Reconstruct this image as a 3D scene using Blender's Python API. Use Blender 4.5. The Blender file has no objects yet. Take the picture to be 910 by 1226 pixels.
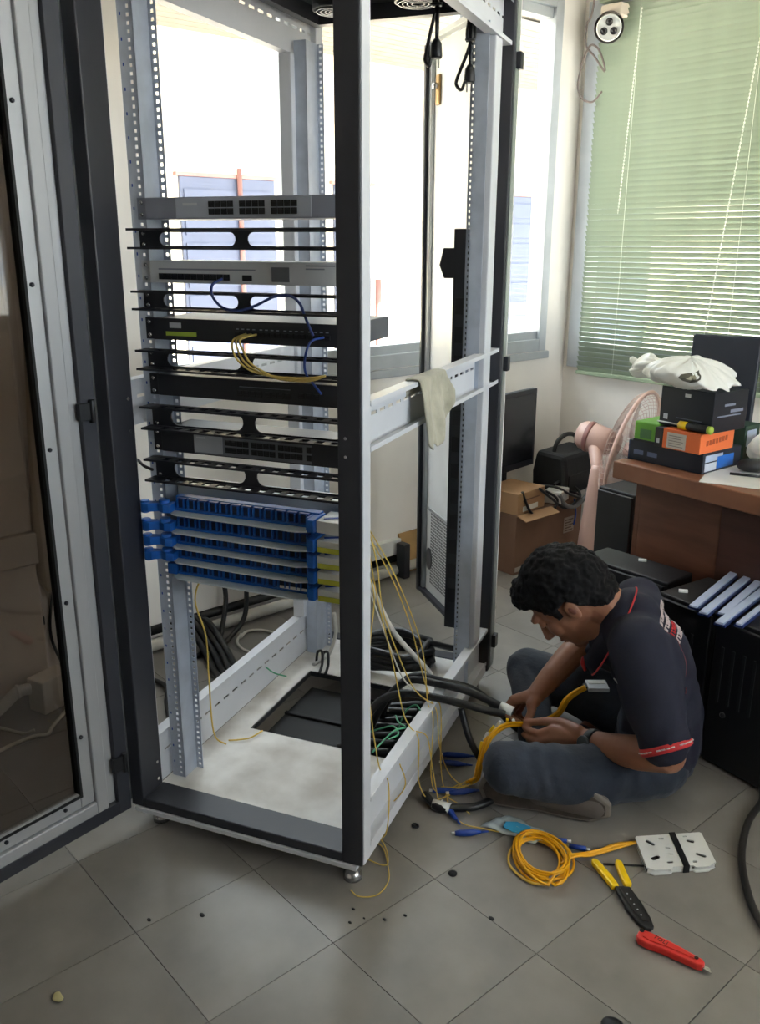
import bpy, bmesh, math, random
from mathutils import Vector, Matrix, Euler
random.seed(7)
S = bpy.context.scene
COL = S.collection
PI = math.pi

# ------------------------------------------------------------------ camera, world, lights, exposure
cam = bpy.data.objects.new('camera', bpy.data.cameras.new('camera'))
COL.objects.link(cam)
_r, _u, _f = Vector((.659, .752, .003)).normalized(), Vector((-.221, .189, .957)), Vector((-.719, .631, -.291)).normalized()
_u = _r.cross(_f).normalized(); _r = _f.cross(_u)
cam.matrix_world = Matrix(((_r.x, _u.x, -_f.x, 2.632), (_r.y, _u.y, -_f.y, -3.479), (_r.z, _u.z, -_f.z, 1.348), (0, 0, 0, 1)))
cam.data.sensor_width = 36; cam.data.sensor_fit = 'AUTO'; cam.data.lens = 1059.7 / 1226 * 36
cam.data.clip_start = .05; cam.data.clip_end = 200
S.camera = cam
S.view_settings.view_transform = 'Standard'; S.view_settings.look = 'None'
S.view_settings.gamma = 1; S.view_settings.use_curve_mapping = False
S.view_settings.exposure = 3.25
W = bpy.data.worlds.new('sky'); S.world = W; W.use_nodes = True
bg = W.node_tree.nodes['Background']; bg.inputs[0].default_value = (.86, .93, 1, 1); bg.inputs[1].default_value = 1.15
sun = bpy.data.lights.new('sun', 'SUN'); sun.energy = 6; sun.angle = .02; sun.color = (1, .93, .82)
so = bpy.data.objects.new('sun', sun); COL.objects.link(so)
so.rotation_euler = (-Vector((.85, .40, 1.0))).to_track_quat('-Z', 'Y').to_euler()
def portal(name, loc, rot, sx, sy):
    l = bpy.data.lights.new(name, 'AREA'); l.shape = 'RECTANGLE'; l.size = sx; l.size_y = sy
    l.cycles.is_portal = True
    o = bpy.data.objects.new(name, l); COL.objects.link(o); o.location = loc; o.rotation_euler = rot
portal('window_portal', (-.14, -1.15, 1.6), (0, -PI/2, 0), 1.42, 1.98)
portal('window_portal', (1.2, .14, 1.55), (-PI/2, 0, 0), 2.2, 1.5)
portal('window_portal', (3.92, -1.45, 1.6), (0, PI/2, 0), 1.5, 2.3)

# ------------------------------------------------------------------ materials
def lin(c):
    return tuple((x/255/12.92 if x/255 <= .04045 else ((x/255+.055)/1.055)**2.4) for x in c)
MATS = {}
def mat(name, c, rough=.5, metal=0, var=.12, scale=9, bump=0, spec=.5, c2=None, stretch=None, rnd=0, transl=0, sheen=0):
    if name in MATS: return MATS[name]
    m = bpy.data.materials.new(name); m.use_nodes = True; MATS[name] = m
    nt = m.node_tree; n = nt.nodes; b = n['Principled BSDF']
    tc = n.new('ShaderNodeTexCoord'); src = tc.outputs['Object']
    if stretch:
        mp = n.new('ShaderNodeMapping'); mp.inputs['Scale'].default_value = stretch
        nt.links.new(src, mp.inputs[0]); src = mp.outputs[0]
    no = n.new('ShaderNodeTexNoise'); no.inputs['Scale'].default_value = scale; no.inputs['Detail'].default_value = 5
    nt.links.new(src, no.inputs['Vector'])
    l = lin(c); l2 = lin(c2) if c2 else tuple(max(0, x*(1-var*2)) for x in l)
    rp = n.new('ShaderNodeValToRGB'); rp.color_ramp.elements[0].position = .32; rp.color_ramp.elements[1].position = .62
    rp.color_ramp.elements[0].color = (*l2, 1); rp.color_ramp.elements[1].color = (*l, 1)
    nt.links.new(no.outputs[0], rp.inputs[0]); out = rp.outputs[0]
    if rnd:
        oi = n.new('ShaderNodeObjectInfo'); hs = n.new('ShaderNodeHueSaturation')
        mr = n.new('ShaderNodeMapRange'); mr.inputs[3].default_value = 1-rnd; mr.inputs[4].default_value = 1+rnd
        nt.links.new(oi.outputs['Random'], mr.inputs[0]); nt.links.new(mr.outputs[0], hs.inputs['Value'])
        nt.links.new(out, hs.inputs['Color']); out = hs.outputs[0]
    nt.links.new(out, b.inputs['Base Color'])
    b.inputs['Roughness'].default_value = rough; b.inputs['Metallic'].default_value = metal
    b.inputs['Specular IOR Level'].default_value = spec
    if sheen: b.inputs['Sheen Weight'].default_value = sheen
    if bump:
        bp = n.new('ShaderNodeBump'); bp.inputs['Strength'].default_value = bump; bp.inputs['Distance'].default_value = .004
        n2 = n.new('ShaderNodeTexNoise'); n2.inputs['Scale'].default_value = scale*6; nt.links.new(src, n2.inputs['Vector'])
        nt.links.new(n2.outputs[0], bp.inputs['Height']); nt.links.new(bp.outputs[0], b.inputs['Normal'])
    if transl:
        t = n.new('ShaderNodeBsdfTranslucent'); nt.links.new(out, t.inputs[0])
        mx = n.new('ShaderNodeMixShader'); mx.inputs[0].default_value = transl
        nt.links.new(b.outputs[0], mx.inputs[1]); nt.links.new(t.outputs[0], mx.inputs[2])
        nt.links.new(mx.outputs[0], n['Material Output'].inputs[0])
    return m
def glass(name, tint, refl=1.0):
    m = bpy.data.materials.new(name); m.use_nodes = True; nt = m.node_tree; n = nt.nodes
    n.remove(n['Principled BSDF'])
    t = n.new('ShaderNodeBsdfTransparent'); t.inputs[0].default_value = (*tint, 1)
    g = n.new('ShaderNodeBsdfGlossy'); g.inputs['Roughness'].default_value = .03; g.inputs[0].default_value = (refl, refl, refl, 1)
    fr = n.new('ShaderNodeFresnel'); fr.inputs[0].default_value = 1.45
    mx = n.new('ShaderNodeMixShader')
    ge = n.new('ShaderNodeNewGeometry'); ma = n.new('ShaderNodeMath'); ma.operation = 'SUBTRACT'; ma.inputs[0].default_value = 1
    mu = n.new('ShaderNodeMath'); mu.operation = 'MULTIPLY'          # reflect on the outer faces only
    nt.links.new(ge.outputs['Backfacing'], ma.inputs[1]); nt.links.new(ma.outputs[0], mu.inputs[0]); nt.links.new(fr.outputs[0], mu.inputs[1])
    nt.links.new(mu.outputs[0], mx.inputs[0])
    nt.links.new(t.outputs[0], mx.inputs[1]); nt.links.new(g.outputs[0], mx.inputs[2])
    nt.links.new(mx.outputs[0], n['Material Output'].inputs[0]); return m
wallM = mat('wall_paint', (232, 226, 218), .75, var=.05, scale=3, bump=.15)
pillarM = mat('pilaster_paint', (205, 192, 176), .7, var=.08, scale=4)
ceilM = mat('ceiling_paint', (225, 223, 218), .8, var=.04)
tileM = mat('vinyl_tile', (138, 133, 127), .40, var=.10, scale=5, bump=.05, rnd=.05, c2=(119, 115, 110))
groutM = mat('tile_joint', (66, 62, 58), .8)
alu = mat('aluminium', (176, 180, 182), .38, .75, var=.06)
alufr = mat('window_frame_paint', (178, 182, 186), .45, .2, var=.06)
slatM = mat('slat_green', (146, 157, 138), .42, var=.04, transl=.04)
slatrail = mat('blind_rail_green', (150, 164, 136), .45)
cordM = mat('cord_white', (225, 228, 216), .6, var=.03)
darkM = mat('rack_dark_paint', (46, 47, 54), .46, var=.05, spec=.5, bump=.05)
rackM = mat('rack_grey_paint', (206, 208, 214), .40, var=.05, scale=5)
railM = mat('rail_zinc', (186, 194, 208), .38, .25, var=.08, scale=20)
panM = mat('pan_white_dirty', (224, 222, 218), .5, var=.10, scale=7, c2=(178, 172, 164))
doorM = mat('door_inner_grey', (172, 173, 175), .38, .25, var=.05, stretch=(1, 1, .2))
blackP = mat('black_plastic', (22, 23, 26), .45, var=.1)
blackS = mat('black_steel', (38, 39, 45), .42, var=.08)
greyS = mat('switch_grey', (136, 140, 154), .45, var=.05)
greyL = mat('router_light_grey', (206, 209, 214), .45, var=.05)
portM = mat('port_dark', (18, 18, 22), .5)
blueM = mat('tray_blue', (24, 96, 186), .4, var=.1, scale=30)
blueD = mat('adapter_blue', (14, 62, 140), .4, var=.1, scale=30)
trayW = mat('tray_pale', (206, 214, 216), .35, var=.04)
whiteP = mat('white_plastic', (228, 228, 224), .4, var=.04)
yelL = mat('yellow_label', (206, 208, 70), .55)
grnL = mat('green_label', (170, 196, 74), .55)
yelF = mat('fibre_yellow', (216, 182, 88), .4, var=.05)
yelS = mat('cable_yellow', (244, 176, 20), .38, var=.05)
yelT = mat('tool_yellow', (250, 205, 10), .35, var=.04)
grnF = mat('fibre_green', (70, 150, 110), .4)
blueC = mat('connector_blue', (22, 62, 150), .35)
blkC = mat('cable_black', (20, 20, 22), .42)
whtC = mat('cable_white', (212, 208, 200), .45)
brass = mat('brass', (182, 150, 104), .35, .8)
chrome = mat('steel_bright', (200, 200, 202), .25, .9)
rubM = mat('rubber', (16, 16, 16), .7)
winGlass = glass('window_glass', (.93, .95, .95))
smoke = glass('smoked_glass', (.52, .48, .45), .8)

# ------------------------------------------------------------------ mesh helpers
class MB:
    def __init__(s): s.v = []; s.f = []; s.m = []; s.sm = []
    def add(s, vs, fs, m=0, smooth=False):
        o = len(s.v); s.v += [tuple(v) for v in vs]
        for f in fs: s.f.append([i+o for i in f]); s.m.append(m); s.sm.append(smooth)
        return s
    def box(s, x0, x1, y0, y1, z0, z1, m=0):
        v = [(x, y, z) for z in (z0, z1) for y in (y0, y1) for x in (x0, x1)]
        return s.add(v, [(0, 2, 3, 1), (4, 5, 7, 6), (0, 1, 5, 4), (2, 6, 7, 3), (0, 4, 6, 2), (1, 3, 7, 5)], m)
    def xbox(s, M, x0, x1, y0, y1, z0, z1, m=0):
        v = [M @ Vector((x, y, z)) for z in (z0, z1) for y in (y0, y1) for x in (x0, x1)]
        return s.add(v, [(0, 2, 3, 1), (4, 5, 7, 6), (0, 1, 5, 4), (2, 6, 7, 3), (0, 4, 6, 2), (1, 3, 7, 5)], m)
    def tube(s, pts, r, n=8, m=0, cap=True, spline=True, sub=6):
        P = [Vector(p) for p in pts]
        R = list(r) if isinstance(r, (list, tuple)) else [r]*len(P)
        if spline and len(P) > 2:
            Q = []; RR = []
            for i in range(len(P)-1):
                a, b, c, d = P[max(i-1, 0)], P[i], P[i+1], P[min(i+2, len(P)-1)]
                for k in range(sub):
                    t = k/sub
                    Q.append(.5*((2*b)+(c-a)*t+(2*a-5*b+4*c-d)*t*t+(3*b-a-3*c+d)*t**3)); RR.append(R[i]*(1-t)+R[i+1]*t)
            Q.append(P[-1]); RR.append(R[-1]); P, R = Q, RR
        T = [(P[min(i+1, len(P)-1)]-P[max(i-1, 0)]).normalized() for i in range(len(P))]
        up = Vector((0, 0, 1)) if abs(T[0].z) < .9 else Vector((1, 0, 0))
        N = (up-T[0]*up.dot(T[0])).normalized(); vs = []
        for i, p in enumerate(P):
            N = (N-T[i]*N.dot(T[i])).normalized(); B = T[i].cross(N)
            for k in range(n):
                a = 2*PI*k/n; vs.append(p+(N*math.cos(a)+B*math.sin(a))*R[i])
        fs = [(i*n+k, i*n+(k+1) % n, (i+1)*n+(k+1) % n, (i+1)*n+k) for i in range(len(P)-1) for k in range(n)]
        s.add(vs, fs, m, True)
        if cap:
            o = len(s.v)-len(vs); s.f.append([o+k for k in reversed(range(n))]); s.m.append(m); s.sm.append(False)
            e = o+(len(P)-1)*n; s.f.append([e+k for k in range(n)]); s.m.append(m); s.sm.append(False)
        return s
    def cyl(s, p0, p1, r0, r1=None, n=16, m=0):
        return s.tube([p0, p1], [r0, r0 if r1 is None else r1], n, m, True, False)
    def lathe(s, prof, n=24, m=0, M=None):
        vs = []
        for r, z in prof:
            for k in range(n):
                a = 2*PI*k/n; v = Vector((r*math.cos(a), r*math.sin(a), z)); vs.append(M @ v if M else v)
        fs = [(i*n+k, i*n+(k+1) % n, (i+1)*n+(k+1) % n, (i+1)*n+k) for i in range(len(prof)-1) for k in range(n)]
        s.add(vs, fs, m, True)
        o = len(s.v)-len(vs)
        s.f.append([o+k for k in reversed(range(n))]); s.m.append(m); s.sm.append(False)
        e = o+(len(prof)-1)*n; s.f.append([e+k for k in range(n)]); s.m.append(m); s.sm.append(False)
        return s
    def prism(s, poly, z0, z1, m=0, M=None):
        n = len(poly); vs = [Vector((x, y, z)) for z in (z0, z1) for x, y in poly]
        if M: vs = [M @ v for v in vs]
        fs = [tuple(reversed(range(n))), tuple(range(n, 2*n))]+[(i, (i+1) % n, n+(i+1) % n, n+i) for i in range(n)]
        return s.add(vs, fs, m)
    def ell(s, c, r, n=12, m=0, M=None):
        c = Vector(c); vs = []; k = n//2
        for i in range(k+1):
            th = PI*i/k
            for j in range(n):
                ph = 2*PI*j/n
                v = Vector((r[0]*math.sin(th)*math.cos(ph), r[1]*math.sin(th)*math.sin(ph), r[2]*math.cos(th)))
                vs.append(c+(M @ v if M else v))
        fs = [(i*n+j, i*n+(j+1) % n, (i+1)*n+(j+1) % n, (i+1)*n+j)[::-1] for i in range(k) for j in range(n)]
        return s.add(vs, fs, m, True)
    def mesh(s, name, mats):
        me = bpy.data.meshes.new(name); me.from_pydata(s.v, [], s.f)
        for mm in (mats if isinstance(mats, (list, tuple)) else [mats]): me.materials.append(mm)
        me.polygons.foreach_set('material_index', s.m); me.polygons.foreach_set('use_smooth', s.sm); me.update()
        return me
    def build(s, name, mats, parent=None, bev=0, **k):
        return link(name, s.mesh(name, mats), parent, bev, **k)
def link(name, me, parent=None, bev=0, label=None, cat=None, group=None, kind=None, loc=None, rot=None):
    o = bpy.data.objects.new(name, me); COL.objects.link(o); o.parent = parent
    if loc: o.location = loc
    if rot is not None: o.rotation_euler = rot if isinstance(rot, (tuple, Euler)) else (0, 0, rot)
    if bev:
        b = o.modifiers.new('bevel', 'BEVEL'); b.width = bev; b.segments = 2; b.limit_method = 'ANGLE'; b.angle_limit = .7
    for kk, vv in (('label', label), ('category', cat), ('group', group), ('kind', kind)):
        if vv: o[kk] = vv
    return o
def thing(name, label, cat, loc=(0, 0, 0), rot=0, group=None):
    return link(name, None, None, 0, label, cat, group, None, loc, rot)
def plate(outer, holes, thick, M=None):
    """flat plate with holes: outer and holes are 2D loops; thickness along local z, centred"""
    cu = bpy.data.curves.new('plate', 'CURVE'); cu.dimensions = '2D'; cu.fill_mode = 'BOTH'; cu.extrude = thick/2
    for lp in [outer]+holes:
        sp = cu.splines.new('POLY'); sp.points.add(len(lp)-1); sp.use_cyclic_u = True
        for p, (x, y) in zip(sp.points, lp): p.co = (x, y, 0, 1)
    o = bpy.data.objects.new('plate', cu); COL.objects.link(o)
    dg = bpy.context.evaluated_depsgraph_get(); me = bpy.data.meshes.new_from_object(o.evaluated_get(dg))
    bpy.data.objects.remove(o); bpy.data.curves.remove(cu); me.materials.clear()
    if M: me.transform(M)
    b = MB(); b.add([v.co[:] for v in me.vertices], [tuple(p.vertices) for p in me.polygons]); bpy.data.meshes.remove(me)
    return b
def rect(x0, x1, y0, y1): return [(x0, y0), (x1, y0), (x1, y1), (x0, y1)]
def stadium(x0, x1, y0, y1, n=7):
    r = (y1-y0)/2; cy = (y0+y1)/2
    return [(x1-r+r*math.cos(-PI/2+PI*i/n), cy+r*math.sin(-PI/2+PI*i/n)) for i in range(n+1)] + \
           [(x0+r+r*math.cos(PI/2+PI*i/n), cy+r*math.sin(PI/2+PI*i/n)) for i in range(n+1)]
XZ = Matrix(((1, 0, 0, 0), (0, 0, -1, 0), (0, 1, 0, 0), (0, 0, 0, 1)))      # plate (x,y)->(x,z), facing -y
def at(M, x, y, z): return Matrix.Translation((x, y, z)) @ M

# ------------------------------------------------------------------ the room shell
def struct(name, mb, mats, parent=None, bev=0, label=None):
    return mb.build(name, mats, parent, bev, kind='structure' if parent is None else None, label=label)
X1, Y1, HC = 3.8, -6.0, 2.85
P = .2865
fl = struct('floor', MB().box(-.12, X1+.12, Y1-.12, .12, -.12, -.004), groutM, label='grey vinyl tile floor with scuffs and dark joints')
tme = MB().box(.0008, P-.0008, .0008, P-.0008, -.004, 0).mesh('tile', tileM)
for i in range(-1, 14):
    for j in range(0, 17):
        x0, y0 = .0485+P*i, -.012-P*(j+1)
        if x0 < -.29 or y0 < -4.6: continue
        if x0 < 0:
            t = link('tile', MB().box(.004, .0485-.0008, y0+.0008, y0+P-.0008, -.004, 0).mesh('tile', tileM), fl)
        else:
            t = link('tile', tme, fl, loc=(x0, y0, 0))
struct('ceiling', MB().box(-.12, X1+.12, Y1-.12, .12, HC, HC+.1), ceilM)
def wall_with_hole(name, axis, pos0, pos1, a0, a1, h0, h1, z0, z1, label=None):
    b = MB()
    for (p, q, zz0, zz1) in ((a0, h0, 0, HC), (h1, a1, 0, HC), (h0, h1, 0, z0), (h0, h1, z1, HC)):
        if axis == 'x': b.box(pos0, pos1, p, q, zz0, zz1)
        else: b.box(p, q, pos0, pos1, zz0, zz1)
    return struct(name, b, wallM, label=label)
wall_with_hole('wall_left', 'x', -.12, 0, Y1, 0, -2.14, -.15, .87, 2.34, 'cream wall under the big bright window')
wall_with_hole('wall_back', 'y', 0, .12, -.12, X1+.12, .035, 2.27, .79, 2.33, 'cream wall below the green blind')
wall_with_hole('wall_right', 'x', X1, X1+.12, Y1, 0, -2.6, -.3, .85, 2.35)
struct('wall_front', MB().box(-.12, X1+.12, Y1-.12, Y1, 0, HC), wallM)
def window(name, axis, p, a0, a1, z0, z1, stiles, fw=.05, d=.07, label=None):
    b = MB(); g = MB()
    def bb(mb, q0, q1, zz0, zz1, dd0, dd1):
        if axis == 'x': mb.box(p+dd0, p+dd1, q0, q1, zz0, zz1)
        else: mb.box(q0, q1, p+dd0, p+dd1, zz0, zz1)
    bb(b, a0, a0+fw, z0, z1, -d/2, d/2); bb(b, a1-fw, a1, z0, z1, -d/2, d/2)
    bb(b, a0+fw, a1-fw, z0, z0+fw*1.1, -d/2, d/2); bb(b, a0+fw, a1-fw, z1-fw, z1, -d/2, d/2)
    w = struct(name, b, alufr, bev=.003, label=label)
    edges = [a0+fw]+[s for s in stiles]+[a1-fw]
    for s in stiles:
        sb = MB(); bb(sb, s-.042, s-.003, z0+fw, z1-fw, -.02, .02); bb(sb, s+.003, s+.042, z0+fw, z1-fw, -.028, .012)
        sb.build('stile', alufr, w, bev=.002)
    for q0, q1 in zip(edges[:-1], edges[1:]):
        pb = MB(); bb(pb, q0, q1, z0+fw, z1-fw, -.003, .003); pb.build('pane', winGlass, w)
        sb = MB(); bb(sb, q0, q1, z0+fw, z0+fw+.04, -.018, .018); bb(sb, q0, q1, z1-fw-.04, z1-fw, -.018, .018)
        sb.build('sash_rail', alufr, w, bev=.002)
    return w
window('window_1', 'x', -.03, -2.14, -.15, .87, 2.34, [-1.56, -.72], label='large sliding window with grey frame behind the rack')
window('window_2', 'y', .02, .035, 2.27, .79, 2.33, [1.25], fw=.075, d=.09, label='window behind the green venetian blind')
window('window_3', 'x', X1+.05, -2.6, -.3, .85, 2.35, [-1.85, -1.05])
struct('trim_1', MB().box(-.09, .012, -2.16, -.13, .835, .868), alufr, bev=.004, label='grey window sill')
# pilaster, wall box and pipes on the window wall, seen through the smoked door glass
pil = MB().box(0, .06, -3.05, -2.60, .52, HC).box(0, .075, -3.07, -2.585, .42, .52).box(0, .06, -3.05, -2.60, 0, .42)
struct('trim_2', pil, pillarM, bev=.006, label='cream pilaster on the window wall')

# ------------------------------------------------------------------ outside
extW = mat('exterior_render', (236, 224, 200), .85, var=.05, scale=2)
extB = mat('shutter_bluegrey', (70, 76, 98), .5, var=.05)
extR = mat('pipe_red', (150, 104, 96), .5)
gnd = mat('concrete', (196, 192, 184), .85, var=.08, scale=1.5)
struct('ground', MB().box(-30, -.2, -30, 30, -.6, -.4).box(-.2, 30, .3, 30, -.6, -.4).box(4.1, 30, -30, .3, -.6, -.4).box(-.2, 4.1, -30, -6.3, -.6, -.4), gnd, label='pale concrete yard outside the windows')
struct('added_sun_eave', MB().box(3.93, 5.3, -7, 1.2, 2.46, 2.56).box(-.5, 3.92, .13, 1.3, 2.46, 2.56), mat('added_eave_grey', (150, 146, 140), .8), label='unseen eave slabs added outside to shade two windows')  # out-of-view slabs, added to block sun and sky at two windows
hb = thing('neighbour_building', 'cream building with blue grey shutters outside the large window', 'building', (-4.3, 1, -.4))
MB().box(-2, 0, -9, 9, 0, 4.2).build('wall', extW, hb)
for (y0, y1, z0, z1) in ((-.62, .32, .25, 2.27), (1.0, 1.45, .25, 2.27), (3.25, 4.1, .25, 2.25), (5.2, 6.4, .25, 2.25)):
    b = MB().box(0, .03, y0, y1, z0, z1)
    sh = b.build('shutter', extB, hb, bev=.004)
    for k in range(9):
        MB().box(.03, .042, y0+.03, y1-.03, z0+.05+k*.215, z0+.2+k*.215).build('slat', extB, sh)
    MB().box(0, .05, y0-.04, y1+.04, z1, z1+.03).build('lintel', extR, hb)
MB().cyl((.06, -.06, 0), (.06, -.06, 2.35), .022).build('drain_pipe', extR, hb)
MB().cyl((.06, 1.52, 0), (.06, 1.52, 1.4), .03).build('drain_pipe', extR, hb)
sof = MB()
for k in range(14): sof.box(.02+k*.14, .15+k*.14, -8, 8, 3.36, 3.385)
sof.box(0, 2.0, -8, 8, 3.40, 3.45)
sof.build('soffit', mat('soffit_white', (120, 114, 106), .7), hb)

# ------------------------------------------------------------------ venetian blind
bl = thing('venetian_blind', 'pale green venetian blind hanging over the window right of the corner', 'blind', (1.215, -.045, 1.5))
BW = 1.10
sl = MB(); ns = 5; sw = .025; ang = math.radians(56)
vs = []
for xx in (-BW, BW):
    for dz in (0, .0007):
        for i in range(ns):
            q = (i/(ns-1)-.5)*sw; h = .0022*(1-(2*q/sw)**2)
            yy = q*math.cos(ang)-h*math.sin(ang); zz = -q*math.sin(ang)+h*math.cos(ang)+dz  # inner edge (-y) is the high one
            vs.append((xx, yy, zz))
fs = []
for i in range(ns-1):
    fs += [(i, i+1, 2*ns+i+1, 2*ns+i)[::-1], (ns+i, ns+i+1, 3*ns+i+1, 3*ns+i)]
sl.add(vs, fs, 0, True); slme = sl.mesh('slat', slatM)
nsl = 68; pit = .0222; zb = .792
for k in range(nsl):
    link('slat', slme, bl, loc=(random.uniform(-.002, .002), 0, zb+k*pit-1.5), rot=(random.uniform(-.05, .05), 0, random.uniform(-.0006, .0006)))
MB().box(-BW, BW, -.014, .014, .765-1.5, .783-1.5).build('bottom_rail', slatrail, bl, bev=.003)
MB().box(-BW, BW, -.02, .02, 2.305-1.5, 2.345-1.5).build('head_rail', slatrail, bl, bev=.003)
for xx in (-.90, -.37, .2, .8):
    b = MB()
    for yy in (-.0125, .0125): b.cyl((xx, yy, .78-1.5), (xx, yy, 2.27-1.5), .0009, n=5)
    b.build('ladder_cord', cordM, bl)
for x0, x1, z0 in ((-.885, -.925, 1.47), (-.355, -.47, .95)):
    b = MB(); n = int((2.25-z0)/.014)
    for k in range(n):
        t = k/n; xx = x0+(x1-x0)*t; zz = 2.25-t*(2.25-z0)
        b.ell((xx, -.026, zz-1.5), (.0042, .0042, .0052), 6)
    b.tube([(x0, -.026, .75), (x1, -.026, z0-1.5)], .0012, 5, spline=False)
    b.build('bead_chain', cordM, bl)
# ------------------------------------------------------------------ CCTV camera
cc = thing('security_camera', 'small white security camera with three dark eyes beside the blind', 'camera', (.20, -.10, 2.20))
MB().box(-.05, .05, .0, .098, .035, .085).build('bracket', pillarM, cc, bev=.006)
cc.rotation_euler = (0, 0, 0)
cm = Matrix.Translation((.02, -.03, -.012)) @ Vector((.55, -.75, -.25)).to_track_quat('Z', 'Y').to_matrix().to_4x4()
MB().lathe([(.02, -.09), (.046, -.085), (.05, -.02), (.05, .0), (.044, .004), (.0435, -.001), (.001, -.001)], 28, M=cm).build('housing', whiteP, cc)
MB().lathe([(.056, -.09), (.060, -.02), (.058, -.02), (.054, -.09)], 28, M=cm).build('hood', mat('hood_grey', (96, 90, 88), .5), cc)
for k in range(3):
    a = PI/2+k*2*PI/3
    MB().lathe([(.0145, 0), (.0145, .004), (.011, .0055), (.010, .003), (.001, .003)], 18, M=cm @ Matrix.Translation((.022*math.cos(a), .022*math.sin(a), 0))).build('lens', mat('lens_dark', (38, 34, 36), .2), cc)
MB().tube([(.14, -.09, 2.84), (.109, -.09, 2.316), (.079, -.09, 2.227), (.082, -.09, 2.148), (.128, -.09, 2.10), (.184, -.09, 2.036), (.172, -.09, 2.08), (.14, -.088, 2.13), (.099, -.09, 2.142), (.062, -.09, 2.06), (.052, -.09, 1.99), (.082, -.09, 1.941), (.135, -.09, 1.925), (.178, -.09, 1.96)], .0045, 6).build('camera_cable', mat('cable_taupe', (120, 106, 100), .5), None, label='looped grey cable dangling below the security camera', cat='cable')

# ------------------------------------------------------------------ server rack (its own frame: x right, y back, z up, front-left corner at the origin)
RO = Vector((.873, -2.721, 0)); RA = math.radians(26.79)
RM = Matrix.Translation(RO) @ Matrix.Rotation(RA, 4, 'Z')
def rk(x, y, z): return RM @ Vector((x, y, z))
rack = thing('server_rack', 'tall open equipment rack with dark front frame, grey sides and white floor pan', 'rack', RO, RA)
RW, RD, RH = .6, 1.03, 2.02
# front frame
MB().box(0, .034, 0, .078, .062, RH).build('front_post', darkM, rack, bev=.003)
MB().box(.55, .5985, 0, .006, .062, RH).build('front_post', darkM, rack, bev=.003)
MB().box(.034, .55, 0, .078, .062, .085).build('front_sill', darkM, rack, bev=.003)
MB().box(.01, .585, -.004, .05, .050, .061).build('kick_strip', rackM, rack, bev=.001)
MB().box(.034, .55, 0, .078, RH-.05, RH).build('front_header', darkM, rack, bev=.003)
for x, z in ((.010, 1.0), (.010, .955), (.0, .16), (.0, .12)):
    pass
for px, pz in ((.0345, 1.03), (.0345, .96), (.0345, .15), (.0345, .105)):
    MB().cyl((px, .06, pz), (px+.002, .06, pz), .004, n=10).build('screw', chrome, rack)
for pz in (1.0, .965): MB().cyl((.567, -.0015, pz), (.567, .001, pz), .003, n=10).build('screw', chrome, rack)
# grey corner columns behind the dark frames
MB().box(.556, .6, .0065, .043, .062, 1.95).build('corner_column', rackM, rack, bev=.002)
MB().box(0, .03, .079, .083, .062, 1.9).build('corner_column', rackM, rack, bev=.001)
MB().box(.560, .598, .84, .90, .21, 1.83).build('corner_column', rackM, rack, bev=.003)
MB().box(.002, .040, .84, .90, .21, 1.83).build('corner_column', rackM, rack, bev=.003)
MB().box(-.0065, -.0012, -.006, .004, .075, RH-.03).build('gasket_strip', alu, rack)
# rear frame
MB().box(.552, .605, .985, 1.03, .062, RH).build('rear_post', darkM, rack, bev=.003)
MB().box(.6052, .608, 1.0, 1.034, .07, RH-.02).build('edge_strip', alu, rack)
MB().box(.0, .045, .985, 1.03, .062, RH).build('rear_post', rackM, rack, bev=.003)
MB().box(.045, .552, .985, 1.03, .062, .085).build('rear_sill', darkM, rack, bev=.003)
MB().box(.045, .552, .985, 1.03, RH-.05, RH).build('rear_header', darkM, rack, bev=.003)
# C-shaped side beams with a row of slots
def beam(side, z0, z1, y0, y1, name='side_beam', fl=.026):
    s = 1 if side > 0 else -1
    xo = RW if side > 0 else 0.0
    b = MB()
    def bx(d0, d1, ya, yb, za, zb): b.box(min(xo-s*d0, xo-s*d1), max(xo-s*d0, xo-s*d1), ya, yb, za, zb)
    zm = (z0+z1)/2+.012; sh = .0035
    bx(fl, fl+.002, y0, y1, z0, zm-sh); bx(fl, fl+.002, y0, y1, zm+sh, z1)
    y = y0; n = int((y1-y0)/.0455)
    for k in range(n+1):
        ya = y0+k*.0455
        bx(fl, fl+.002, ya, min(ya+.017, y1), zm-sh, zm+sh)
    bx(0, fl, y0, y1, z1-.0025, z1); bx(0, fl, y0, y1, z0, z0+.0025)
    bx(0, .002, y0, y1, z1-.010, z1-.0025); bx(0, .002, y0, y1, z0+.0025, z0+.010)
    return b.build(name, rackM, rack)
for side in (1, -1):
    beam(side, .086 if side > 0 else .082, .208, .045 if side > 0 else .085, .985)
    beam(side, .968, 1.066, .045 if side > 0 else .085, 1.0 if side > 0 else .985)
    beam(side, 1.832, 1.94, .045 if side > 0 else .085, 1.03 if side > 0 else .985)
MB().box(.574, .5995, .031, .98, .062, .0855).build('base_skirt', rackM, rack)
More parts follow.
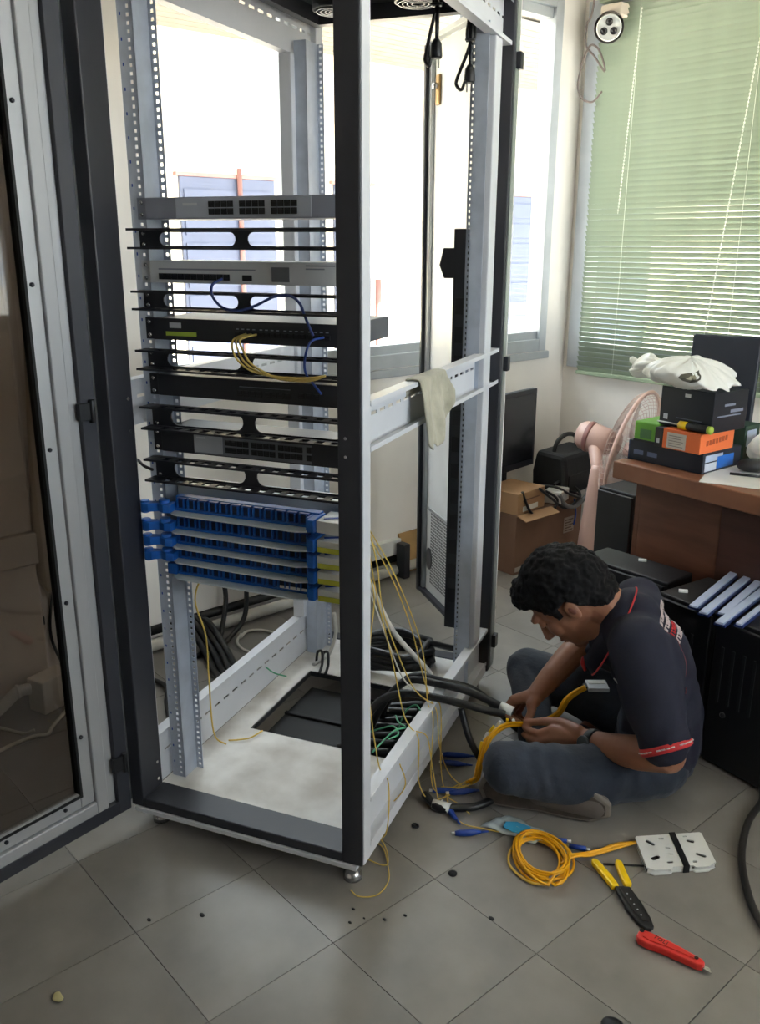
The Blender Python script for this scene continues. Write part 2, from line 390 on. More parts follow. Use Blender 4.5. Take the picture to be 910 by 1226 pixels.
# mounting rails: square-hole ladder flange, web, rear ladder flange
def ladder(b, x0, x1, y0, y1, z0, z1, hx0, hx1, pitch=.0148, hh=.0068):
    b.box(x0, hx0, y0, y1, z0, z1); b.box(hx1, x1, y0, y1, z0, z1)
    n = int((z1-z0)/pitch)
    for k in range(n+1):
        za = z0+k*pitch; b.box(hx0, hx1, y0, y1, za, min(za+pitch-hh, z1))
def rail(xw, sgn, y0, y1, name='mounting_rail', holes=True):
    b = MB(); z0, z1 = .083, 1.86
    f0, f1 = sorted((xw, xw-sgn*.036)); h0, h1 = sorted((xw-sgn*.008, xw-sgn*.0145))
    if holes: ladder(b, f0, f1, y0, y0+.002, z0, z1, h0, h1)
    else: b.box(f0, f1, y0, y0+.002, z0, z1)
    b.box(min(xw, xw-sgn*.002), max(xw, xw-sgn*.002), y0, y1, z0, z1)
    g0, g1 = sorted((xw, xw+sgn*.018)); h0, h1 = sorted((xw+sgn*.006, xw+sgn*.013))
    ladder(b, g0, g1, y1-.002, y1, z0, z1, h0, h1)
    r = b.build(name, railM, rack)
    m = MB()                                                  # printed unit marks
    if y0 < .5 and sgn > 0:
        for k in range(38): m.box(xw-.030, xw-.027, y0-.0006, y0, .12+k*.0445, .126+k*.0445)
        m.build('unit_mark', blueC, r)
MB().box(.112, .495, .389, .74, .006, .030).box(.112, .495, .56, .572, .030, .038).build('under_tray', rubM, rack, bev=.002)
rail(.0745, 1, .115, .168); rail(.5255, -1, .115, .168)
rail(.075, 1, .86, .93, holes=False); rail(.548, -1, .83, .862, holes=False)
# floor pan with a cable opening
M0 = Matrix.Translation((0, 0, .080))
pn = plate(rect(.03, .572, .0785, .984), [rect(.107, .50, .384, .745)], .003, M0).build('base_pan', panM, rack)
MB().box(.105, .502, .381, .384, .066, .0815).box(.105, .502, .745, .748, .066, .0815).box(.104, .107, .381, .748, .066, .0815).box(.50, .503, .381, .748, .066, .0815).build('opening_rim', darkM, rack)
for x, y in ((.045, .05), (.56, .035), (.045, .98), (.56, .98)):
    MB().lathe([(.006, .02), (.006, .062)], 12, M=Matrix.Translation((x, y, 0))).lathe([(.021, .0), (.021, .012), (.012, .022), (.004, .024)], 20, M=Matrix.Translation((x, y, 0))).build('levelling_foot', chrome, rack)
# top with a fan tray and two hanging power cords
MB().box(.0, .6, .0, 1.03, RH, RH+.02).build('top_panel', darkM, rack)
ft = MB().box(.06, .54, .42, .445, 1.905, 1.95).box(.06, .54, .92, .95, 1.905, 1.95).box(.06, .085, .445, .92, 1.905, 1.95).box(.515, .54, .445, .92, 1.905, 1.95).box(.085, .515, .445, .92, 1.943, 1.95).build('fan_tray', darkM, rack)
for x in (.19, .41):
    for y in (.56, .80):
        MB().lathe([(.058, 1.905), (.060, 1.943), (.052, 1.943), (.052, 1.905)], 24, M=Matrix.Translation((x, y, 0))).build('fan_housing', blackP, ft)
        g = MB()
        for r in (.016, .027, .038, .049):
            g.tube([(x+r*math.cos(2*PI*k/20), y+r*math.sin(2*PI*k/20), 1.902) for k in range(21)], .0013, 5, spline=False)
        for k in range(4):
            a = k*PI/2+.4; g.cyl((x-.054*math.cos(a), y-.054*math.sin(a), 1.9035), (x+.054*math.cos(a), y+.054*math.sin(a), 1.9035), .0013, n=5)
        g.build('fan_grille', chrome, ft)
        for k in range(5):
            a = 2*PI*k/5; Mx = Matrix.Translation((x, y, 1.925)) @ Matrix.Rotation(a, 4, 'Z') @ Matrix.Rotation(.5, 4, 'X')
            MB().xbox(Mx, .012, .048, -.013, .013, -.001, .001).build('fan_blade', blackP, ft)
def cord(x, y, zt, zb, w):
    b = MB()
    for k in range(4):
        dx = (k-1.5)*.006
        b.tube([(x+dx*.5, y, zt), (x+dx, y+.004*(k % 2), zt-.035), (x+dx*.8, y, zt-.055)], .0042, 7)
    b.tube([(x, y, zt-.055), (x-.008, y, zt-.08), (x-w, y+.01, zb+.035), (x-w*1.05, y+.01, zb+.018), (x-w*.6, y, zb+.006), (x-.012, y, zb+.022), (x, y, zb+.06), (x+.002, y, zt-.06)], .0042, 7)
    b.tube([(x, y, zt-.05), (x+.001, y, zb+.05)], .0045, 7)
    b.tube([(x-.012, y-.004, zt-.05), (x+.012, y-.004, zt-.052)], .003, 6)
    c = b.build('power_cord', blkC, rack)
    MB().lathe([(.006, .03), (.012, .02), (.014, -.005), (.012, -.01)], 12, M=Matrix.Translation((x, y, zb+.03))).build('plug', blackP, c)
    for d in (-.006, .006): MB().box(x+d-.001, x+d+.001, y-.003, y+.003, zb, zb+.02).build('plug_pin', chrome, c)
cord(.520, .62, 1.905, 1.725, .028); cord(.545, .80, 1.865, 1.70, .034)
# front door, swung open to the left
dh = Vector((.006, -.016, 0)); de = Vector((-.277, -.961, 0)); dn = Vector((.961, -.277, 0))
DM = Matrix(((de.x, dn.x, 0, dh.x), (de.y, dn.y, 0, dh.y), (0, 0, 1, 0), (0, 0, 0, 1)))
DZ0, DZ1 = .058, 1.97
def dring(b, s0, s1, zz0, zz1, w, t0, t1):
    b.xbox(DM, s0, s0+w, t0, t1, zz0, zz1); b.xbox(DM, s1-w, s1, t0, t1, zz0, zz1)
    b.xbox(DM, s0+w, s1-w, t0, t1, zz0, zz0+w); b.xbox(DM, s0+w, s1-w, t0, t1, zz1-w, zz1)
fd = MB(); dring(fd, -.008, .60, DZ0, DZ1, .034, -.034, -.004)
fdo = fd.build('front_door', darkM, rack, bev=.002)
q = MB(); dring(q, .026, .566, DZ0+.014, DZ1-.02, .03, -.030, -.016); q.build('door_return', doorM, fdo, bev=.002)
q = MB(); dring(q, .054, .538, DZ0+.036, DZ1-.05, .030, -.030, .000); q.build('door_frame', doorM, fdo, bev=.003)
q = MB(); dring(q, .0845, .5075, DZ0+.0665, DZ1-.0805, .0345, -.030, -.008); q.build('door_step', doorM, fdo, bev=.003)
q = MB(); dring(q, .114, .488, DZ0+.094, DZ1-.11, .006, -.031, -.006); q.build('glass_gasket', rubM, fdo)
MB().xbox(DM, .118, .484, -.022, -.017, DZ0+.098, DZ1-.114).build('glass_pane', smoke, fdo)
for z in (.30, .62, .95, 1.27, 1.59, 1.88):
    for s in (.104, .498):
        MB().lathe([(.0045, 0), (.0045, .004), (.002, .006)], 10, M=DM @ Matrix.Translation((s, -.008, z)) @ Matrix.Rotation(-PI/2, 4, 'X')).build('screw', blackS, fdo)
for s in (.16, .30, .44):
    MB().lathe([(.0045, 0), (.0045, .004), (.002, .006)], 10, M=DM @ Matrix.Translation((s, -.008, DZ0+.085)) @ Matrix.Rotation(-PI/2, 4, 'X')).build('screw', blackS, fdo)
for z in (.19, 1.015, 1.84):
    h = MB().xbox(DM, .004, .034, -.010, .003, z-.018, z+.018); h.cyl(DM @ Vector((.004, .002, z-.024)), DM @ Vector((.004, .002, z+.024)), .006, n=10)
    h.build('hinge', blackP, fdo, bev=.001)
# rear door, swung open behind
rh = Vector((.606, 1.036, 0)); re_ = Vector((-.64, .768, 0)).normalized(); rn = Vector((-.768, -.64, 0)).normalized()
EM = Matrix(((re_.x, rn.x, 0, rh.x), (re_.y, rn.y, 0, rh.y), (0, 0, 1, 0), (0, 0, 0, 1)))
rd = MB().xbox(EM, .0, .64, -.004, .0, .082, 1.955).build('rear_door', mat('rear_door_grey', (232, 230, 226), .45, var=.04), rack)
q = MB(); q.xbox(EM, .622, .64, .0002, .026, .082, 1.955).xbox(EM, 0, .622, .0002, .022, .082, .098).build('door_rim', darkM, rd, bev=.002)
MB().xbox(EM, 0, .640, .0002, .026, 1.956, 1.974).xbox(EM, .60, .6215, .0002, .014, .0985, 1.955).build('door_rim', alu, rd, bev=.002)
lk = MB().xbox(EM, .545, .575, .0002, .010, 1.77, 1.86); lk.build('lock', brass, rd, bev=.004)
MB().lathe([(.011, 0), (.011, .012), (.006, .016)], 14, M=EM @ Matrix.Translation((.56, .010, 1.825)) @ Matrix.Rotation(-PI/2, 4, 'X')).build('lock_barrel', chrome, rd)
b = MB()
for i in range(34):
    for j in range(24):
        s0, z0 = .07+i*.0145, .135+j*.0115
        b.xbox(EM, s0, s0+.010, .0003, .0012, z0, z0+.0065)
b.build('vent_slots', mat('vent_dark', (120, 118, 116), .6), rd, kind='stuff')
MB().xbox(EM, .05, .59, .0003, .004, .412, .420).build('vent_lip', doorM, rd)
MB().lathe([(.028, 0), (.028, .003), (.02, .004)], 20, M=EM @ Matrix.Translation((.57, .0, .225)) @ Matrix.Rotation(-PI/2, 4, 'X') @ Matrix.Scale(1.5, 4, (0, 1, 0))).build('vent_knob', mat('knob_grey', (96, 92, 90), .5), rd)
for z in (.16, 1.02, 1.80):
    MB().box(.6085, .622, 1.0, 1.03, z-.02, z+.02).build('rear_hinge', blackS, rack, bev=.002)
# vertical power strip on the back right rail
pd = MB().box(.474, .516, .935, .975, .215, 1.385).build('power_strip', blackS, rack, bev=.002)
MB().prism([(.476, 1.335), (.444, 1.335), (.433, 1.29), (.447, 1.255), (.476, 1.255)], .935, .972, M=Matrix(((1, 0, 0, 0), (0, 0, 1, 0), (0, 1, 0, 0), (0, 0, 0, 1)))).build('switch_box', blackS, pd, bev=.002)
for k in range(12): MB().box(.483, .507, .932, .9355, .30+k*.078, .345+k*.078).build('outlet', portM, pd, bev=.001)

# ------------------------------------------------------------------ equipment in the rack, top to bottom
YF = .1045
def eq(name, label, cat, z0, group=None): return thing(name, label, cat, rk(0, YF, z0), RA, group)
XL, XR = .0585, .5415
earS = MB().box(-.0085, .0085, -.0075, .0075, 0, .002)
def ears(root, h, m):
    for x in (XL, XR-.022):
        b = plate(rect(x, x+.022, 0, h), [stadium(x+.004, x+.014, .006, .012), stadium(x+.004, x+.014, h-.012, h-.006)], .003, at(XZ, 0, .0065, 0))
        b.build('ear', m, root)
        for zz in (.009, h-.009): MB().lathe([(.0042, 0), (.0042, .002), (.002, .003)], 10, M=Matrix.Translation((x+.011, .004, zz)) @ Matrix.Rotation(PI/2, 4, 'X')).build('screw', chrome, root)
def chassis(root, h, m, depth=.115):
    MB().box(XL+.0225, XR-.0225, 0, depth, 0, h).build('chassis', m, root, bev=.002)
portme = {}
def port_mesh(w=.0125, h=.011):
    key = (w, h)
    if key not in portme:
        b = MB().box(-w/2, w/2, -.0012, .0012, -h/2, h/2, 0).box(-w*.28, w*.28, -.0016, -.0012, h*.18, h*.5, 1).box(-w*.36, w*.36, -.0018, -.0012, -h*.32, -h*.18, 2)
        portme[key] = b.mesh('port', [portM, blackS, blackP])
    return portme[key]
def ports(root, x0, z0, cols, rows, gap=4, w=.0125, h=.0115, gx=.0035, px=.0138, pz=.0135):
    for c in range(cols):
        for r in range(rows):
            link('port', port_mesh(w, h), root, loc=(x0+c*px+(c//gap)*gx*2, -.0022, z0+r*pz))
# 1 grey 24-port switch
e = eq('network_switch', 'slate grey 24-port switch at the very top of the rack gear', 'switch', 1.392)
ears(e, .0415, greyS); chassis(e, .0415, greyS)
MB().box(.155, .455, -.0016, -.0002, .002, .0395).build('face_panel', mat('face_grey', (178, 184, 198), .45, var=.04), e, bev=.0005)
ports(e, .238, .0135, 12, 2, px=.0142, gx=.0062)
MB().box(.172, .205, -.0022, -.0016, .025, .030).build('logo_plate', greyL, e)
# cable managers
def manager(z0, h, label, tilt=0, combs=(True, True), finger=0):
    e = eq('cable_manager', label, 'cable manager', z0, 'black cable managers with two oval openings')
    pb = plate(rect(XL, XR, 0, h), [stadium(.106, .285, .007, h-.007), stadium(.312, .515, .007, h-.007)], .0025, at(XZ, 0, .006, 0))
    pb.build('panel', blackS, e)
    for zz, on in ((h-.004, combs[0]), (.0, combs[1])):
        if not on: continue
        b = MB(); d0, d1 = -.030, .004
        b.box(XL-.004, XR-.01, -.006, d1, zz, zz+.004)
        b.box(XL-.002, XR-.012, d0-.006, d0, zz, zz+.0045)
        n = 13
        for k in range(n+1):
            xx = .085+k*.0335; b.box(xx-.008, xx+.008, d0, -.006, zz+.0005, zz+.0035)
        b.box(XL-.004, .085, d0, -.006, zz+.0005, zz+.0035)
        b.build('comb', blackS, e)
    for x in (XL+.011, XR-.011):
        for zz in (.009, h-.009): MB().lathe([(.0042, 0), (.0042, .002), (.002, .003)], 10, M=Matrix.Translation((x, .0045, zz)) @ Matrix.Rotation(PI/2, 4, 'X')).build('screw', chrome, e)
    return e
manager(1.334, .040, 'black cable manager directly under the topmost slate grey switch')
# 3 light grey router
e = eq('router', 'pale grey router with a long dark port row and blue cable', 'router', 1.268)
ears(e, .044, greyL); chassis(e, .044, greyL)
ports(e, .112, .013, 11, 1, gap=99, w=.0135, h=.012, px=.0153)
MB().box(.300, .322, -.002, 0, .007, .018).build('serial_port', portM, e, bev=.001)
MB().box(.366, .405, -.0018, -.0002, .006, .034).build('module_cover', mat('module_grey', (112, 116, 124), .5), e, bev=.001)
MB().box(.104, .33, -.0012, -.0002, .026, .029).build('stripe', greyS, e)
for k, w in enumerate((.062, .04)): MB().box(.44, .44+w, -.0012, -.0002, .036-k*.006, .0385-k*.006).build('print_line', greyS, e)
manager(1.2135, .039, 'black cable manager directly under the pale grey router')
# 5 black switch with green label
e = eq('network_switch', 'black switch with a green label and a white sticker on its left', 'switch', 1.1525)
ears(e, .0445, blackS); chassis(e, .0445, mat('chassis_side', (88, 90, 96), .5), .235); MB().box(XL+.0225, XR-.0225, -.0002, 0.0, 0, .0445).build('face', blackS, e)
MB().box(.112, .186, -.0012, -.0002, .009, .0175).build('label', grnL, e)
MB().box(.122, .15, -.0012, -.0002, .025, .036).build('sticker', greyL, e)
ports(e, .285, .019, 16, 1, gap=4, w=.0115, h=.009, px=.0125, gx=.002)
b = MB()
for k in range(16): b.box(.281+k*.0125+(k//4)*.004, .287+k*.0125+(k//4)*.004, -.0014, -.0004, .0275, .0295)
b.build('port_lights', mat('light_dots', (150, 158, 170), .5), e)
manager(1.0905, .042, 'black cable manager crossed by yellow patch cords, under the green-labelled switch')
# 7 black switch, few ports
e = eq('network_switch', 'plain black switch with one short row of eight ports in its middle', 'switch', 1.0345)
ears(e, .045, blackS); chassis(e, .045, blackS)
ports(e, .285, .017, 8, 1, gap=4, w=.0125, h=.012, px=.0145)
ports(e, .425, .020, 3, 1, gap=9, w=.013, h=.011, px=.017)
MB().box(.283, .40, -.0014, -.0002, .0295, .0312).build('light_strip', mat('pale_line', (126, 132, 142), .5), e)
manager(.9635, .050, 'black cable manager between the short-port switch and the lowest switch')
# 9 black switch with grey left panel and 24 ports
e = eq('network_switch', 'lowest black switch with grey panel left of its 24 ports', 'switch', .912)
ears(e, .050, blackS); chassis(e, .050, blackS)
MB().box(.165, .445, -.0014, -.0002, .003, .046).build('face_panel', mat('face_mid', (116, 120, 130), .45), e, bev=.0005)
MB().box(.166, .236, -.002, -.0012, .006, .044).build('logo_panel', mat('face_pale', (176, 180, 188), .45), e)
MB().box(.172, .194, -.0024, -.002, .036, .0395).build('logo_plate', greyL, e)
ports(e, .250, .0165, 12, 2, px=.0142, gx=.003, pz=.0155)
for r in range(2): MB().box(.434, .445, -.0024, -.0014, .010+r*.017, .022+r*.017).build('uplink_port', portM, e)
manager(.849, .050, 'black cable manager just above the blue splice trays')
# splice trays
TR = [(.783, 'topmost blue splice tray, no yellow tag, directly under the black cable managers'),
      (.741, 'second blue splice tray from the top with a large pale lip'),
      (.706, 'third blue splice tray, middle one of the five'),
      (.672, 'fourth blue splice tray, second from the bottom'),
      (.634, 'bottom blue splice tray with a white sticker at its right end')]
box = thing('splice_box', 'pale grey splice chassis behind the five blue trays', 'enclosure', rk(0, .1545, .63), RA)
MB().box(.08, .52, .0, .002, -.004, .195).box(.08, .52, .06, .062, -.004, .195).box(.08, .082, .002, .06, -.004, .195).box(.518, .52, .002, .06, -.004, .195).box(.082, .518, .002, .06, -.004, -.002).box(.082, .518, .002, .06, .193, .195).build('chassis', trayW, box)
adap = MB().box(-.011, .011, -.004, .005, 0, .023, 0).box(-.0055, .0055, -.0052, -.004, .003, .02, 1).box(-.0095, -.007, -.009, -.004, .002, .021, 2).box(.007, .0095, -.009, -.004, .002, .021, 2).mesh('adapter', [blueD, mat('cavity_blue', (10, 28, 66), .5), blueM])
for i, (z, lab) in enumerate(TR):
    t = thing('splice_tray', lab, 'tray', rk(0, .09, z), RA, 'blue splice trays in the rack')
    x0 = .108; x1 = .455
    prof = [(x0, .045), (x0, -.012), (x0+.02, -.026), (x1-.03, -.030), (x1-.008, -.020), (x1, -.004), (x1, .045)]
    MB().prism(prof, -.003, 0).build('shelf', trayW, t, bev=.001)
    MB().box(x0+.002, x1+.006, .012, .032, .0005, .031).box(x0+.002, x1+.006, .0, .012, .0005, .006).build('adapter_bar', blueM, t, bev=.001)
    for k in range(12): link('adapter', adap, t, loc=(x0+.022+k*.0272, .006, .0065))
    if i < 4:
        bl_ = MB().prism([(x0+.012, -.025), (x0-.005, -.030), (x0-.022, -.022), (x0-.04, -.034), (x0-.058, -.034), (x0-.064, -.022), (x0-.052, -.010), (x0-.03, -.006), (x0-.012, .004), (x0+.006, .008)], .001, .020)
        bl_.cyl((x0-.055, -.022, -.004), (x0-.055, -.022, .024), .010).cyl((x0-.012, -.012, .0), (x0-.012, -.012, .027), .012)
        bl_.build('cable_guide', blueM, t, bev=.002)
    else:
        MB().box(x0-.02, x0+.004, -.006, .03, .0, .026).build('cable_guide', blueM, t, bev=.002)
    MB().box(x1-.004, x1+.012, -.030, .03, .001, .028).box(x1-.012, x1-.004, -.018, .012, .001, .028).build('latch', blueM, t, bev=.002)
    w = MB().prism([(x1+.014, .05), (x1+.014, -.020), (x1+.082, -.024), (x1+.082, .05)], .0, .026).build('tag_block', whiteP, t, bev=.001)
    if i: MB().box(x1+.018, x1+.080, -.0252, -.0242, .002, .013).build('yellow_tag', yelL, t)
    MB().xbox(Matrix.Translation((x1+.05, .01, .0265)) @ Matrix.Rotation(.5, 4, 'Z'), -.03, .02, -.004, .004, 0, .0015).build('blue_stripe', blueC, t)
    if i == 4: MB().box(x1-.085, x1-.02, -.0015, -.0006, .007, .013).build('sticker', whiteP, t)
# patch cords on the equipment
def rt(pts): return [rk(*p) for p in pts]
def tubeobj(name, pts, r, m, label, cat, group=None, n=7, sub=6):
    return MB().tube(pts, r, n, sub=sub).build(name, m, None, label=label, cat=cat, group=group)
tubeobj('patch_cord', rt([(.255, .101, 1.278), (.252, .07, 1.268), (.262, .052, 1.248), (.285, .047, 1.228), (.32, .045, 1.222), (.36, .045, 1.232), (.40, .05, 1.25), (.43, .055, 1.252), (.448, .06, 1.238), (.45, .075, 1.215), (.452, .092, 1.19), (.455, .1, 1.175)]), .0028, mat('cable_darkblue', (46, 62, 120), .4), 'dark blue patch cord looping from the pale router to the switch below', 'cable')
for k in range(3):
    d = k*.012
    tubeobj('patch_cord', rt([(.305+d, .101, 1.172), (.300+d*.6, .062, 1.165), (.306+d, .046, 1.145), (.322+d, .045, 1.122), (.355+d, .043, 1.106), (.41, .043, 1.100-.002*k), (.47, .045, 1.101-.003*k), (.50, .06, 1.105)]), .0022, mat('cable_dullyellow', (206, 178, 96), .45), ('leftmost', 'middle', 'rightmost')[k]+' of three yellow patch cords draped from the green-labelled switch', 'cable', 'yellow patch cords at the green-labelled switch')
tubeobj('patch_cord', rt([(.477, .101, 1.172), (.470, .06, 1.168), (.463, .048, 1.14), (.462, .05, 1.11), (.466, .075, 1.085), (.47, .1, 1.062)]), .0025, mat('cable_blue', (40, 70, 150), .4), 'short blue patch cord hanging right of the yellow patch cords', 'cable')
tubeobj('loose_cable', rt([(-.015, .14, .874), (.02, .10, .885), (.055, .07, .884), (.085, .06, .880)]), .0035, blkC, 'short black cable sticking out left of the lowest cable manager', 'cable')
# cloth over the right middle beam
bmc = bmesh.new(); NX, NZ = 36, 48; grid = []
for i in range(NX+1):
    u = i/NX; row = []
    drop = .118+.036*math.sin(u*3.6+.5)+.008*math.sin(u*17)-.012*max(0, u-.8)/.2
    for j in range(NZ+1):
        t = j/NZ
        if t < .14: q = t/.14; x, z, a = .5715, 1.030+.0385*q, 0
        elif t < .26: q = (t-.14)/.12; x, z, a = .5715+.034*q, 1.0695+.002*math.sin(PI*q), 0
        else: a = (t-.26)/.74; x = .6065+.006*a; z = 1.068-drop*a
        fold = .0075*math.sin(u*13+1.2*a)+.004*math.sin(u*29-2*a)
        x += (.010+fold)*min(1, a*1.6) if a > 0 else 0
        y = .302+.180*u+(.016*(u-.5)*-a)+.004*math.sin(7*a+4*u)
        row.append(bmc.verts.new((x, y, z)))
    grid.append(row)
for i in range(NX):
    for j in range(NZ):
        f = bmc.faces.new((grid[i][j], grid[i+1][j], grid[i+1][j+1], grid[i][j+1])); f.smooth = True
me = bpy.data.meshes.new('rag'); bmc.to_mesh(me); bmc.free(); me.materials.append(mat('rag_cloth', (178, 174, 156), .9, var=.12, scale=25, bump=.3, sheen=.2))
o = link('rag', me, None, label='dusty beige rag hanging over the right middle beam of the rack', cat='cloth', loc=RO, rot=RA)
sm = o.modifiers.new('thick', 'SOLIDIFY'); sm.thickness = .003; sm.offset = 1

# ------------------------------------------------------------------ by the window wall: pipes, boxes, cables
pipeM = mat('pipe_cream', (206, 192, 174), .5, var=.06)
MB().tube([(.062, -2.505, 2.8), (.062, -2.508, 1.55), (.062, -2.536, 1.10), (.062, -2.57, .61), (.062, -2.575, .42), (.064, -2.572, .365), (.075, -2.552, .335), (.085, -2.53, .325)], .028, 14).build('wall_pipe', pipeM, None, label='cream pipe bending near the floor, seen through the dark door glass', cat='pipe')
w = thing('wall_outlet', 'cream power outlet on the wall seen through the dark door glass', 'outlet', (0, -2.628, .215))
MB().box(.0005, .014, -.048, .048, -.036, .036).build('plate', pipeM, w, bev=.003)
for y in (-.018, .006): MB().box(.0142, .017, y, y+.012, -.012, .012).build('socket', portM, w)
MB().box(.0142, .026, .028, .044, -.014, .014).build('plug', blackP, w, bev=.002)
MB().xbox(Matrix.Translation((.17, -2.64, .001)) @ Matrix.Rotation(.32, 4, 'Z'), -.035, .035, -.055, .055, 0, .105).build('junction_box', mat('box_ivory', (214, 208, 196), .5), None, bev=.004, label='small ivory box on the floor behind the dark door glass', cat='box')
b = MB(); b.tube([(.168, -2.70, .075), (.165, -2.735, .077), (.16, -2.77, .05), (.16, -2.83, .012)], .017, 12); b.cyl((.1655, -2.731, .077), (.1645, -2.739, .0765), .021, n=14)
b.build('white_conduit', whtC, None, label='short white conduit entering the small ivory box', cat='pipe')
tubeobj('wall_cable', [(.02, -2.54, .325), (.012, -2.556, .25), (.012, -2.567, .16), (.03, -2.555, .08), (.06, -2.53, .01)], .005, blkC, 'thin dark cable hanging below the cream pipe bend', 'cable')
tubeobj('floor_cable', [(.21, -2.59, .006), (.235, -2.62, .006), (.30, -2.69, .006), (.335, -2.72, .006), (.32, -2.76, .006), (.335, -2.86, .006), (.38, -2.95, .006)], .0055, whtC, 'white cable curving on the floor behind the door glass, nearer one', 'cable')
tubeobj('floor_cable', [(.305, -2.745, .016), (.285, -2.77, .006), (.23, -2.80, .006), (.18, -2.83, .006), (.12, -2.9, .006)], .0045, whtC, 'white cable branching toward the wall behind the door glass', 'cable')
# pipe along the foot of the window wall and black cable bundle on the floor behind the rack
b = MB(); b.cyl((.045, -2.36, .03), (.045, -1.0, .03), .021, n=16); b.build('wall_foot_pipe', whtC, None, label='long white pipe along the foot of the window wall behind the rack', cat='pipe')
MB().cyl((.018, -2.30, .070), (.018, -1.02, .070), .016, n=12).build('wall_foot_pipe', blkC, None, label='black pipe lying above the long white pipe at the wall foot', cat='pipe')
MB().box(.0005, .03, -1.40, -1.075, .088, .155).build('wall_trunking', whiteP, None, bev=.003, label='short white trunking above the pipe at the wall foot', cat='trunking')
MB().xbox(Matrix.Translation((.04, -1.04, .001)) @ Matrix.Rotation(-.25, 4, 'Y'), 0, .012, -.03, .13, 0, .17).build('cardboard_scrap', mat('kraft_yellow', (178, 142, 92), .8, var=.15), None, label='yellowish cardboard piece leaning on the wall behind the open rear door', cat='cardboard')
MB().xbox(Matrix.Translation((.05, -1.11, .001)), 0, .05, -.012, .022, 0, .15).build('dark_gap_block', blackS, None, bev=.003, label='dark block standing in for the shaded gap beside the yellowish cardboard piece', cat='gap filler')  # dark block filling a gap; the gap's shade is put into its colour
for k, (dx, dy, lab) in enumerate(((0, 0, 'leftmost'), (.018, .02, 'second'), (.036, .04, 'third'), (.055, .055, 'rightmost'))):
    tubeobj('black_cable', [(-.0+.03+dx, -2.16+dy, .14-.02*k), (.07+dx, -2.13+dy, .10), (.17+dx, -2.12+dy, .030), (.30+dx, -2.16+dy, .014), (.40+dx*.4, -2.19+dy, .014), (.52, -2.26+dy, .014)], .012, blkC, lab+' of four thick black cables in a bundle on the floor left of the rack', 'cable')
tubeobj('black_cable', [(.03, -1.98, .30), (.05, -1.95, .16), (.08, -1.98, .06), (.14, -2.05, .012), (.2, -2.2, .012)], .009, blkC, 'thin black cable rising along the wall left of the white loop', 'cable')
tubeobj('black_cable', [(.02, -1.84, .30), (.05, -1.86, .16), (.09, -1.90, .05), (.14, -2.0, .012), (.2, -2.08, .012)], .009, blkC, 'thin black cable rising along the wall, right one of two', 'cable')
tubeobj('black_cable', [(.18, -2.36, .01), (.30, -2.33, .01), (.40, -2.38, .01), (.5, -2.42, .01), (.62, -2.44, .01)], .008, blkC, 'black cable low on the floor beside the left rail foot', 'cable')
tubeobj('cable_loop', [(.149+.001, -1.956, .008), (.12, -1.91, .008), (.144, -1.865, .008), (.21, -1.845, .008), (.285, -1.885, .008), (.308, -1.957, .008), (.25, -2.0, .008), (.18, -1.99, .012), (.145, -1.95, .018)], .005, whtC, 'white cable loop on the floor behind the left base beam', 'cable')
tubeobj('fibre_cable', [rk(.09, .30, .62), rk(.07, .25, .57), rk(.045, .245, .50), rk(.06, .26, .40), rk(.055, .27, .28), rk(.06, .27, .12), rk(.09, .28, .086)], .0022, yelF, 'single pale yellow fibre falling over the left base beam', 'cable')
tubeobj('fibre_cable', [rk(.085, .30, .085), rk(.11, .31, .087), rk(.135, .33, .088), rk(.145, .375, .086)], .0022, yelF, 'short yellow fibre end at the near corner of the floor opening', 'cable')
tubeobj('green_wire', [rk(.032, .60, .15), rk(.06, .60, .135), rk(.09, .62, .12)], .0022, grnF, 'short green wire poking through a slot of the left base beam', 'wire')
# cardboard boxes in the corner
kraft = mat('kraft_brown', (128, 96, 76), .8, var=.10, scale=6)
kraftL = mat('kraft_light', (172, 134, 98), .8, var=.10, scale=6)
cb = thing('cardboard_box', 'large brown cardboard box on the floor in the room corner', 'box', (.215, -.515, 0))
MB().box(-.16, .155, -.225, .225, 0, .262).build('carton', kraft, cb, bev=.003)
MB().box(.1552, .157, -.22, .22, .014, .034).build('tape', mat('tape_pale', (190, 176, 164), .5), cb)
MB().xbox(Matrix.Translation((.155, 0, .262)) @ Matrix.Rotation(1.9, 4, 'Y'), -.004, 0, -.22, .0, .0, .05).build('flap', kraftL, cb)
MB().box(.155, .1565, .10, .17, .12, .19).build('label', mat('print_grey', (176, 160, 146), .7), cb)
b = MB()
for k in range(5): b.box(.1566, .157, .106, .164-.012*(k % 2), .127+k*.012, .132+k*.012)
b.build('print_line', mat('print_dark', (110, 86, 68), .7), cb)
sb = thing('cardboard_box', 'small kraft carton on top of the large brown box, white label on its front', 'box', (.27, -.655, .263), .10)
MB().box(-.09, .09, -.085, .115, 0, .092).build('carton', kraftL, sb, bev=.003)
MB().box(.0902, .092, -.05, .06, .010, .032).build('label', whiteP, sb)
MB().box(.0902, .0915, -.05, .07, .055, .06).build('seam', kraft, sb)
mo = thing('monitor', 'dark flat monitor standing in the corner on the brown box', 'monitor', (.17, -.56, .263), .12)
MB().box(-.014, .014, -.36, .17, .13, .475).build('screen_panel', blackS, mo, bev=.004)
MB().box(.0142, .016, -.34, .15, .16, .455).build('screen', mat('screen_dark', (30, 32, 36), .25), mo)
MB().box(-.03, .0, -.12, -.02, .03, .13).build('neck', blackP, mo, bev=.004)
MB().box(-.06, .07, -.16, .03, 0.001, .016).build('foot', blackP, mo, bev=.004)
bgM = mat('bag_black', (26, 26, 29), .7, var=.1, bump=.2)
bgo = thing('black_bag', 'black equipment bag with arched handle beside the dark monitor', 'bag', (.235, -.255, .264), .1)
